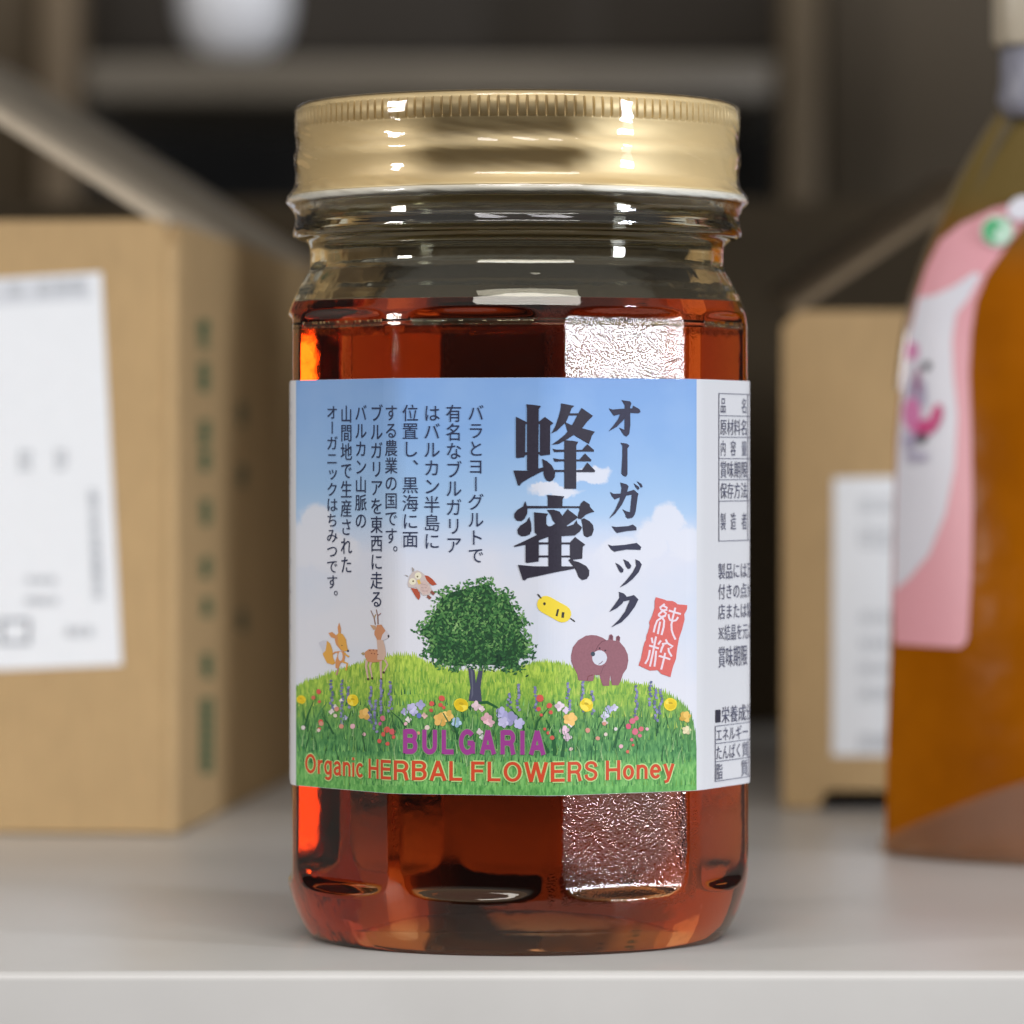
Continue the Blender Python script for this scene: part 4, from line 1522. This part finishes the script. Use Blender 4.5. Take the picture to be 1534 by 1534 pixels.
def flat_print(name, polys, plane, parent, lift=0.0002):
    vs, fs, ms, mi = [], [], [], []
    for k, (pts, m) in enumerate(polys):
        if m not in ms:
            ms.append(m)
        v = [plane.at(x, y, lift + k * 0.000004) for x, y in pts]
        b = len(vs)
        vs += v
        f = tuple(range(b, b + len(v)))
        if (v[1] - v[0]).cross(v[2] - v[1]).dot(plane.n) < 0:
            f = f[::-1]
        fs.append(f)
        mi.append(ms.index(m))
    o = mesh_obj(name, vs, fs, ms, None, False, mi)
    return adopt(o, parent)


def rect(x0, y0, x1, y1):
    return [(x0, y0), (x1, y0), (x1, y1), (x0, y1)]


def marks(cx, cyy, w_, h_, m, n=3, v=2, wd=None):
    """blurred lettering: strokes of an unreadable character"""
    out = []
    wd = wd or h_ * 0.13
    for q in range(n):
        yy = cyy - h_ / 2 + h_ * (q + 0.5) / n + random.uniform(-0.05, 0.05) * h_
        out.append((rect(cx - w_ / 2 * random.uniform(0.6, 1), yy - wd / 2, cx + w_ / 2 * random.uniform(0.6, 1), yy + wd / 2), m))
    for q in range(v):
        xx = cx - w_ / 2 + w_ * (q + 0.5) / v + random.uniform(-0.1, 0.1) * w_
        out.append((rect(xx - wd * w_ / h_ / 2, cyy - h_ / 2, xx + wd * w_ / h_ / 2, cyy + h_ / 2 * random.uniform(0.5, 1)), m))
    return out


TH = 0.003
# --- left box: open top, one flap leaning in over it
d0 = ZC * F / 552
P0 = Vector((CX + (264 - PX) * d0 / F, d0 - D, 0))          # front right bottom corner
hd = Vector((0.089, 0.996, 0)).normalized()                  # into the picture
ld = Vector((-0.996, 0.089, 0)).normalized()                 # along the front, to the left
H1 = 0.1462
WL, DL = 0.235, 0.30
up = Vector((0, 0, 1))
lb = thing('cardboard_box', 'open brown cardboard box on the left with a large white label and a raised flap', 'box', P0, 'cardboard boxes behind the jar')
q0, q1, q2, q3 = P0, P0 + ld * WL, P0 + ld * WL + hd * DL, P0 + hd * DL
z0 = up * 0.0006
slab('front_panel', [q0 + ld * 0.0026 + z0, q1 + z0, q1 + up * H1, q0 + ld * 0.0026 + up * H1], -hd, TH, M_card, lb)
slab('side_panel', [q0 + hd * 0.0026 + z0, q3 + z0, q3 + up * (H1 - 0.001), q0 + hd * 0.0026 + up * (H1 - 0.001)], -ld, TH, M_card, lb)
slab('side_panel', [q1 + z0, q2 + z0, q2 + up * H1, q1 + up * H1], ld, TH, M_card, lb)
slab('back_panel', [q3 + ld * 0.004 + z0, q2 - ld * 0.004 + z0, q2 - ld * 0.004 + up * H1, q3 + ld * 0.004 + up * H1], hd, TH, M_card, lb)
slab('bottom_panel', [q0 + ld * .006 + hd * .006 + up * .0035, q1 - ld * .006 + hd * .006 + up * .0035, q2 - ld * .006 - hd * .006 + up * .0035, q3 + ld * .006 - hd * .006 + up * .0035], up, 0.0025, M_card_in, lb)
# rounded corner crease between front and side
vs, fs = [], []
for q in range(9):
    an = math.pi / 2 * q / 8
    c_ = q0 + ld * 0.0026 + hd * 0.0026
    p = c_ + (-hd) * (0.0030 * math.cos(an)) + (-ld) * (0.0030 * math.sin(an))
    vs += [p + z0, p + up * (H1 - 0.006)]
for q in range(8):
    fs.append((2 * q, 2 * q + 2, 2 * q + 3, 2 * q + 1))
adopt(mesh_obj('corner_crease', vs, fs, M_card, None, True), lb)
phi = R_(32)
e = ld * math.cos(phi) + up * math.sin(phi)
fn = e.cross(hd)
fn = fn if fn.z > 0 else -fn
h0 = q0 + up * (H1 + 0.0005) + ld * 0.001
FL = 0.115
slab('flap', [h0, h0 + hd * DL, h0 + hd * DL + e * FL, h0 + e * FL], fn, TH, M_flap, lb)
fp = Plane(q0, -hd)
M_sticker = mat('white_sticker', (0.74, 0.76, 0.79), 0.45, noise=0.03, nscale=300)
gr = mat('grey_print', (0.42, 0.44, 0.47), 0.6)
gr2 = mat('dark_grey_print', (0.27, 0.29, 0.32), 0.6)
polys = [([(-60, 421), (152, 408), (183, 996), (-60, 1006)], M_sticker)]
random.seed(4)
polys += [([(-58, 426), (136, 414), (139, 449), (-58, 462)], mat('pale_grey_print', (0.58, 0.60, 0.64), 0.6))]
for cxx in (-20, 22, 66, 92, 116):
    polys += marks(cxx, 436 - cxx * 0.05, 20, 26, gr, 3, 3)
for cxx in (38, 92):
    polys += marks(cxx, 690, 22, 34, gr, 3, 2)
for q in range(24):
    yy = 734 + q * 6.9
    polys.append((rect(133 + q * 0.35, yy, 146 + q * 0.35, yy + random.uniform(2.5, 5)), gr2))
for cxx in (46, 62, 78):
    polys += marks(cxx, 869, 14, 12, gr, 3, 2)
for cxx in (44, 56, 68, 82):
    polys += marks(cxx, 900, 12, 12, gr, 3, 2)
polys += [(rect(0, 926, 46, 931), gr2), (rect(0, 960, 46, 965), gr2), (rect(0, 926, 6, 965), gr2), (rect(41, 926, 46, 965), gr2)]
for cxx in (104, 118, 134):
    polys += marks(cxx, 946, 12, 16, gr, 3, 2)
flat_print('shipping_label', polys, fp, lb)
sp = Plane(q0, -ld)
gi = mat('green_print', (0.016, 0.10, 0.045), 0.7)
gi2 = mat('faded_green_print', (0.06, 0.10, 0.06), 0.7)
for yy, hh in ((500, 44), (566, 46), (648, 40), (690, 34), (768, 40), (850, 34), (910, 30), (998, 40)):
    flat_print('printed_character', marks(304 + (yy - 500) * 0.010, yy, 17, hh, gi, 4, 2, hh * 0.17), sp, lb)
polys = [(rect(300, 1046, 306, 1158), gi), (rect(311, 1046, 317, 1158), gi)]
for yy in range(1046, 1158, 15):
    polys.append((rect(300, yy, 317, yy + 7), gi))
flat_print('printed_character', polys, sp, lb)
for yy, hh in ((620, 34), (712, 32), (930, 34)):
    flat_print('printed_character', marks(362, yy, 16, hh, gi2, 3, 2, hh * 0.16), sp, lb)

# --- right box
d1 = ZC * F / 514
X1 = CX + (1172 - PX) * d1 / F
Y1_ = d1 - D
H2 = ZC + (PY - 466) * d1 / F
W2, D2 = 0.17, 0.21
rb = thing('cardboard_box', 'smaller open brown cardboard box on the right, half hidden behind the honey pouch', 'box', (X1, Y1_, 0), 'cardboard boxes behind the jar')
nx = CX + (1226 - PX) * d1 / F
V = Vector
rh = V((0.10, 0.995, 0)).normalized()
rl = V((0.995, -0.10, 0)).normalized()
r0 = V((X1, Y1_, 0))


def rp(a_, b_, z_):
    return r0 + rl * a_ + rh * b_ + up * z_


nx = (1226 - 1172) * d1 / F
slab('front_panel', [rp(0, 0, .0006), rp(nx, 0, .0006), rp(nx + .002, 0, .0052), rp(W2, 0, .0052), rp(W2, 0, H2), rp(.004, 0, H2), rp(0, 0, H2 - .004)], -rh, TH, M_card, rb)
slab('side_panel', [rp(0, TH, .0006), rp(0, D2, .0006), rp(0, D2, H2), rp(0, TH, H2 - .004)], -rl, TH, M_card, rb)
slab('side_panel', [rp(W2, TH, .0006), rp(W2, D2, .0006), rp(W2, D2, H2), rp(W2, TH, H2)], rl, TH, M_card, rb)
slab('back_panel', [rp(TH, D2, .0006), rp(W2 - TH, D2, .0006), rp(W2 - TH, D2, H2), rp(TH, D2, H2)], rh, TH, M_card, rb)
slab('bottom_panel', [rp(.004, .02, .008), rp(W2 - .004, .02, .008), rp(W2 - .004, D2 - .004, .008), rp(.004, D2 - .004, .008)], (0, 0, 1), TH, M_card_in, rb)
f0, f1 = W(1183, 462, d1), W(1148, 436, d1 + D2)
ee = V((math.cos(R_(34)), 0, math.sin(R_(34)))) * 0.062
slab('flap', [f0, f1, f1 + ee, f0 + ee], (-0.56, 0, 0.83), 0.002, M_flap2, rb)
fp2 = Plane((X1, Y1_, 0), -rh)
polys = [([(1249, 716), (1420, 712), (1420, 1132), (1247, 1132)], M_sticker)]
for yy, hh in ((758, 26), (806, 34), (926, 18), (965, 18), (1002, 16), (1040, 18), (1112, 24)):
    for cxx in (1298, 1324):
        polys += marks(cxx, yy, 24, hh, gr, 3, 2)
flat_print('shipping_label', polys, fp2, rb)

# ------------------------------------------------------------------ honey pouch on the right
PD = 1.055
pxc = 0.152
outl = [(1326, 1250), (1327, 1180), (1329, 1100), (1333, 1000), (1335, 900), (1338, 780), (1342, 660), (1349, 580), (1359, 500), (1372, 440), (1386, 396), (1405, 345), (1430, 288), (1455, 240), (1480, 197), (1500, 168), (1510, 150)]
zl = sorted(((ZC + (PY - y) * PD / F), CX + (x - PX) * PD / F) for x, y in outl)
ZT = zl[-1][0]
pouch = thing('honey_pouch', 'stand-up pouch of amber honey with a pink and white label, cut off at the right', 'pouch', (pxc, PD - D, 0))


def thick(z):
    return 0.034 * max(0.0, 1 - (z / (ZT + 0.004)) ** 1.6) ** 0.75 + 0.002


def pouch_y(x, z, side=-1):
    hw = pxc - interp(zl, z)
    u = min(1.0, abs(x - pxc) / hw)
    edge = max(0.0, 1 - u ** 2.2) ** 0.8
    foot = 1.0
    return PD - D + side * thick(z) * edge * foot


vs, fs = [], []
NZ, NU = 44, 48
for i in range(NZ + 1):
    z = ZT * i / NZ
    hw = pxc - interp(zl, z)
    for j in range(2 * NU):
        an = math.pi * j / NU
        u = -math.cos(an)
        side = -1 if j <= NU else 1
        x = pxc + hw * u
        # bottom corners are lifted by the gusset, the front edge of the gusset sweeps forward
        vs.append((x, pouch_y(x, z, side), z + 0.0006 + (0.0 if i else 0.0)))
for i in range(NZ):
    for j in range(2 * NU):
        a_, b_ = i * 2 * NU + j, i * 2 * NU + (j + 1) % (2 * NU)
        fs.append((a_, b_, b_ + 2 * NU, a_ + 2 * NU))
fs.append(tuple(range(2 * NU - 1, -1, -1)))
fs.append(tuple(range(NZ * 2 * NU, (NZ + 1) * 2 * NU)))


def amber_mat():
    m, nt, b = new_mat('amber_honey_in_film')
    b.inputs['Roughness'].default_value = 0.2
    b.inputs['Specular IOR Level'].default_value = 0.03
    tc = N(nt, 'ShaderNodeTexCoord')
    n = N(nt, 'ShaderNodeTexNoise', Scale=26.0, Detail=3.0)
    nt.links.new(tc.outputs['Object'], n.inputs['Vector'])
    cr = N(nt, 'ShaderNodeValToRGB')
    cr.color_ramp.elements[0].position, cr.color_ramp.elements[1].position = 0.35, 0.7
    cr.color_ramp.elements[0].color = (0.21, 0.058, 0.0008, 1)
    cr.color_ramp.elements[1].color = (0.33, 0.10, 0.002, 1)
    nt.links.new(n.outputs['Fac'], cr.inputs[0])
    sz = N(nt, 'ShaderNodeSeparateXYZ')
    nt.links.new(tc.outputs['Object'], sz.inputs[0])
    mz = N(nt, 'ShaderNodeMapRange', interpolation_type='SMOOTHSTEP')
    mz.inputs['From Min'].default_value, mz.inputs['From Max'].default_value = 0.128, 0.150
    nt.links.new(sz.outputs['Z'], mz.inputs['Value'])
    mx = N(nt, 'ShaderNodeMix', data_type='RGBA')                # honey runs out towards the neck of the pouch
    mx.inputs['B'].default_value = (0.115, 0.080, 0.026, 1)
    nt.links.new(mz.outputs[0], mx.inputs['Factor'])
    nt.links.new(cr.outputs[0], mx.inputs['A'])
    nt.links.new(mx.outputs['Result'], b.inputs['Base Color'])
    n2 = N(nt, 'ShaderNodeTexNoise', Scale=70.0, Detail=2.0)
    nt.links.new(tc.outputs['Object'], n2.inputs['Vector'])
    bp = N(nt, 'ShaderNodeBump', Distance=0.0012)
    bp.inputs['Strength'].default_value = 0.5
    nt.links.new(n2.outputs['Fac'], bp.inputs['Height'])
    nt.links.new(bp.outputs['Normal'], b.inputs['Normal'])
    return m


adopt(mesh_obj('honey_bag', vs, fs, amber_mat(), None, True), pouch)


def on_pouch(x, y, off):
    d = PD - 0.02
    for _ in range(25):
        p = W(x, y, d)
        d = 0.5 * d + 0.5 * (pouch_y(p.x, max(0.0, p.z)) + D - off)
    return W(x, y, d)


def pouch_print(name, polys, parent, lift=0.0004, dens=6):
    vs, fs, ms, mi = [], [], [], []
    for k, (pts, m) in enumerate(polys):
        if m not in ms:
            ms.append(m)
        bm = bmesh.new()
        f = bm.faces.new([bm.verts.new((p[0], p[1], 0)) for p in pts])
        bmesh.ops.triangulate(bm, faces=[f])
        xs, ys = [p[0] for p in pts], [p[1] for p in pts]
        for ax, lo, hi in (((1, 0, 0), min(xs), max(xs)), ((0, 1, 0), min(ys), max(ys))):
            n = max(2, int((hi - lo) / 14))
            for q in range(1, n):
                c_ = lo + (hi - lo) * q / n
                bmesh.ops.bisect_plane(bm, geom=bm.verts[:] + bm.edges[:] + bm.faces[:], dist=1e-5, plane_co=(c_, c_, 0), plane_no=ax)
        b0 = len(vs)
        bm.verts.index_update()
        vs += [on_pouch(v.co.x, v.co.y, lift + k * 0.00008) for v in bm.verts]
        for f in bm.faces:
            fs.append(tuple(b0 + v.index for v in f.verts))
            mi.append(ms.index(m))
        bm.free()
    o = mesh_obj(name, vs, fs, ms, None, True, mi)
    return adopt(o, parent)


M_pink = mat('pink_label_print', paint(220, 156, 166), 0.4)
M_wlab = mat('white_label_print', paint(214, 214, 224), 0.4)
pk = [(1535, 300), (1600, 270), (1600, 330), (1534, 335), (1502, 378), (1478, 412), (1462, 452), (1455, 500), (1452, 560), (1455, 640), (1457, 760), (1455, 860), (1450, 955), (1445, 966), (1436, 971), (1340, 965),
      (1337, 900), (1340, 780), (1344, 662), (1351, 582), (1361, 502), (1374, 443), (1388, 400), (1408, 360), (1440, 335), (1490, 312)]
white = [(1376, 446), (1400, 442), (1430, 428), (1460, 408), (1470, 412), (1450, 448), (1432, 470), (1426, 510), (1428, 560), (1434, 620), (1430, 700), (1416, 770), (1392, 830), (1362, 866), (1340, 884),
         (1341, 780), (1345, 662), (1352, 582), (1362, 502)]
mg, mg2, dkp, grn, vi = (mat('magenta_print', paint(192, 34, 112), 0.4), mat('pale_magenta_print', paint(206, 120, 170), 0.4), mat('dark_print', paint(60, 52, 66), 0.4), mat('green_seal_print', paint(60, 168, 108), 0.4),
                         mat('violet_grey_print', paint(168, 160, 186), 0.4))
pol = [(pk, M_pink), (white, M_wlab)]


def blob(cx, cyy, rx, ry, n=14, rot=0.0):
    return [(cx + rx * math.cos(6.283 * q / n) * math.cos(rot) - ry * math.sin(6.283 * q / n) * math.sin(rot), cyy + rx * math.cos(6.283 * q / n) * math.sin(rot) + ry * math.sin(6.283 * q / n) * math.cos(rot)) for q in range(n)]


pol += [(blob(1366, 526, 10, 14), mg2), (blob(1372, 590, 14, 26), vi), (blob(1366, 620, 14, 26), mg2), (blob(1374, 570, 5, 22), mat('plum_print', paint(150, 96, 130), 0.4)), (blob(1388, 548, 7, 7), dkp), (blob(1384, 590, 3.5, 20), vi),
        (blob(1386, 640, 22, 13, 14, -0.4), mg2), (blob(1402, 624, 9, 20, 14, 0.25), mg), (blob(1386, 640, 14, 10), mg), (blob(1362, 660, 10, 14), vi), (blob(1380, 656, 8, 8), dkp), (blob(1366, 684, 9, 7), vi), (blob(1382, 684, 6, 7), vi),
        (blob(1494, 346, 24, 23), mat('pale_green_print', paint(186, 220, 200), 0.4)), (blob(1488, 346, 15, 18), grn), (blob(1498, 352, 10, 11), mat('pale_green_print', paint(190, 222, 204), 0.4)), (blob(1530, 312, 22, 17, 14, -0.5), M_wlab)]
pouch_print('pouch_label', pol, pouch)

# clear seal along the left edge and the clear bottom gusset
M_seal = film_mat('clear_pouch_film', (0.80, 0.74, 0.64), 1.5, 0.15, 0.28, (0.30, 0.24, 0.15))
vs, fs = [], []
for i in range(40):
    z = 0.105 + (ZT - 0.105) * i / 39
    xl = interp(zl, z)
    for k, dx in enumerate((-0.0012, 0.001, 0.0045)):
        for yy in (-0.0004, 0.0004):
            vs.append((xl + dx, PD - D + yy - (0.003 if k == 2 else 0), z))
for i in range(39):
    a_ = i * 6
    b_ = a_ + 6
    fs += [(a_, a_ + 2, b_ + 2, b_), (a_ + 2, a_ + 4, b_ + 4, b_ + 2), (a_ + 1, b_ + 1, b_ + 3, a_ + 3), (a_ + 3, b_ + 3, b_ + 5, a_ + 5), (a_, b_, b_ + 1, a_ + 1), (a_ + 4, a_ + 5, b_ + 5, b_ + 4)]
adopt(mesh_obj('edge_seal', vs, fs, M_seal, None, True), pouch)
M_gus = film_mat('cloudy_pouch_film', (0.86, 0.76, 0.68), 1.5, 0.2, 0.22, (0.46, 0.28, 0.17))
vs, fs = [], []
NG = 24
for j in range(NG + 1):
    u = -1 + 2 * j / NG
    hw = pxc - interp(zl, 0.0)
    x = pxc + (hw + 0.0015) * u
    arch = 0.003 + 0.022 * (1 - u * u)            # top line of the gusset
    for k in range(6):
        f = k / 5
        z = 0.0006 + arch * f
        yb = PD - D - (thick(0) + 0.010) * max(0.0, 1 - abs(u) ** 2.2) ** 0.8
        yt = pouch_y(min(max(x, pxc - hw * 0.999), pxc + hw * 0.999), z) - 0.0012
        vs.append((x, yb + (yt - yb) * f ** 0.8, z))
for j in range(NG):
    for k in range(5):
        a_ = j * 6 + k
        fs.append((a_, a_ + 6, a_ + 7, a_ + 1))
adopt(mesh_obj('bottom_gusset', vs, fs, M_gus, None, True), pouch)
M_cap = mat('cream_cap', (0.40, 0.35, 0.27), 0.4)
M_spout = mat('grey_spout', (0.20, 0.20, 0.24), 0.4)
sp_x, sp_y = CX + (1545 - PX) * PD / F, PD - D
vs, fs = lathe([(0.0001, 0), (0.0062, 0), (0.0078, 0.004), (0.0070, 0.008), (0.0070, 0.016), (0.0001, 0.016)], 32)
so = mesh_obj('spout', [(x + sp_x, y + sp_y, z + ZT - 0.004) for x, y, z in vs], fs, M_spout, None, True)
adopt(so, pouch)
vs, fs = lathe([(0.0001, 0), (0.0080, 0), (0.0086, 0.001), (0.0086, 0.018), (0.0076, 0.0195), (0.0001, 0.0195)], 48, lambda r, z, t_: r + (0.00025 * math.cos(40 * t_) if r > 0.0084 else 0))
adopt(mesh_obj('cap', [(x + sp_x, y + sp_y, z + ZT + 0.012) for x, y, z in vs], fs, M_cap, None, True), pouch)
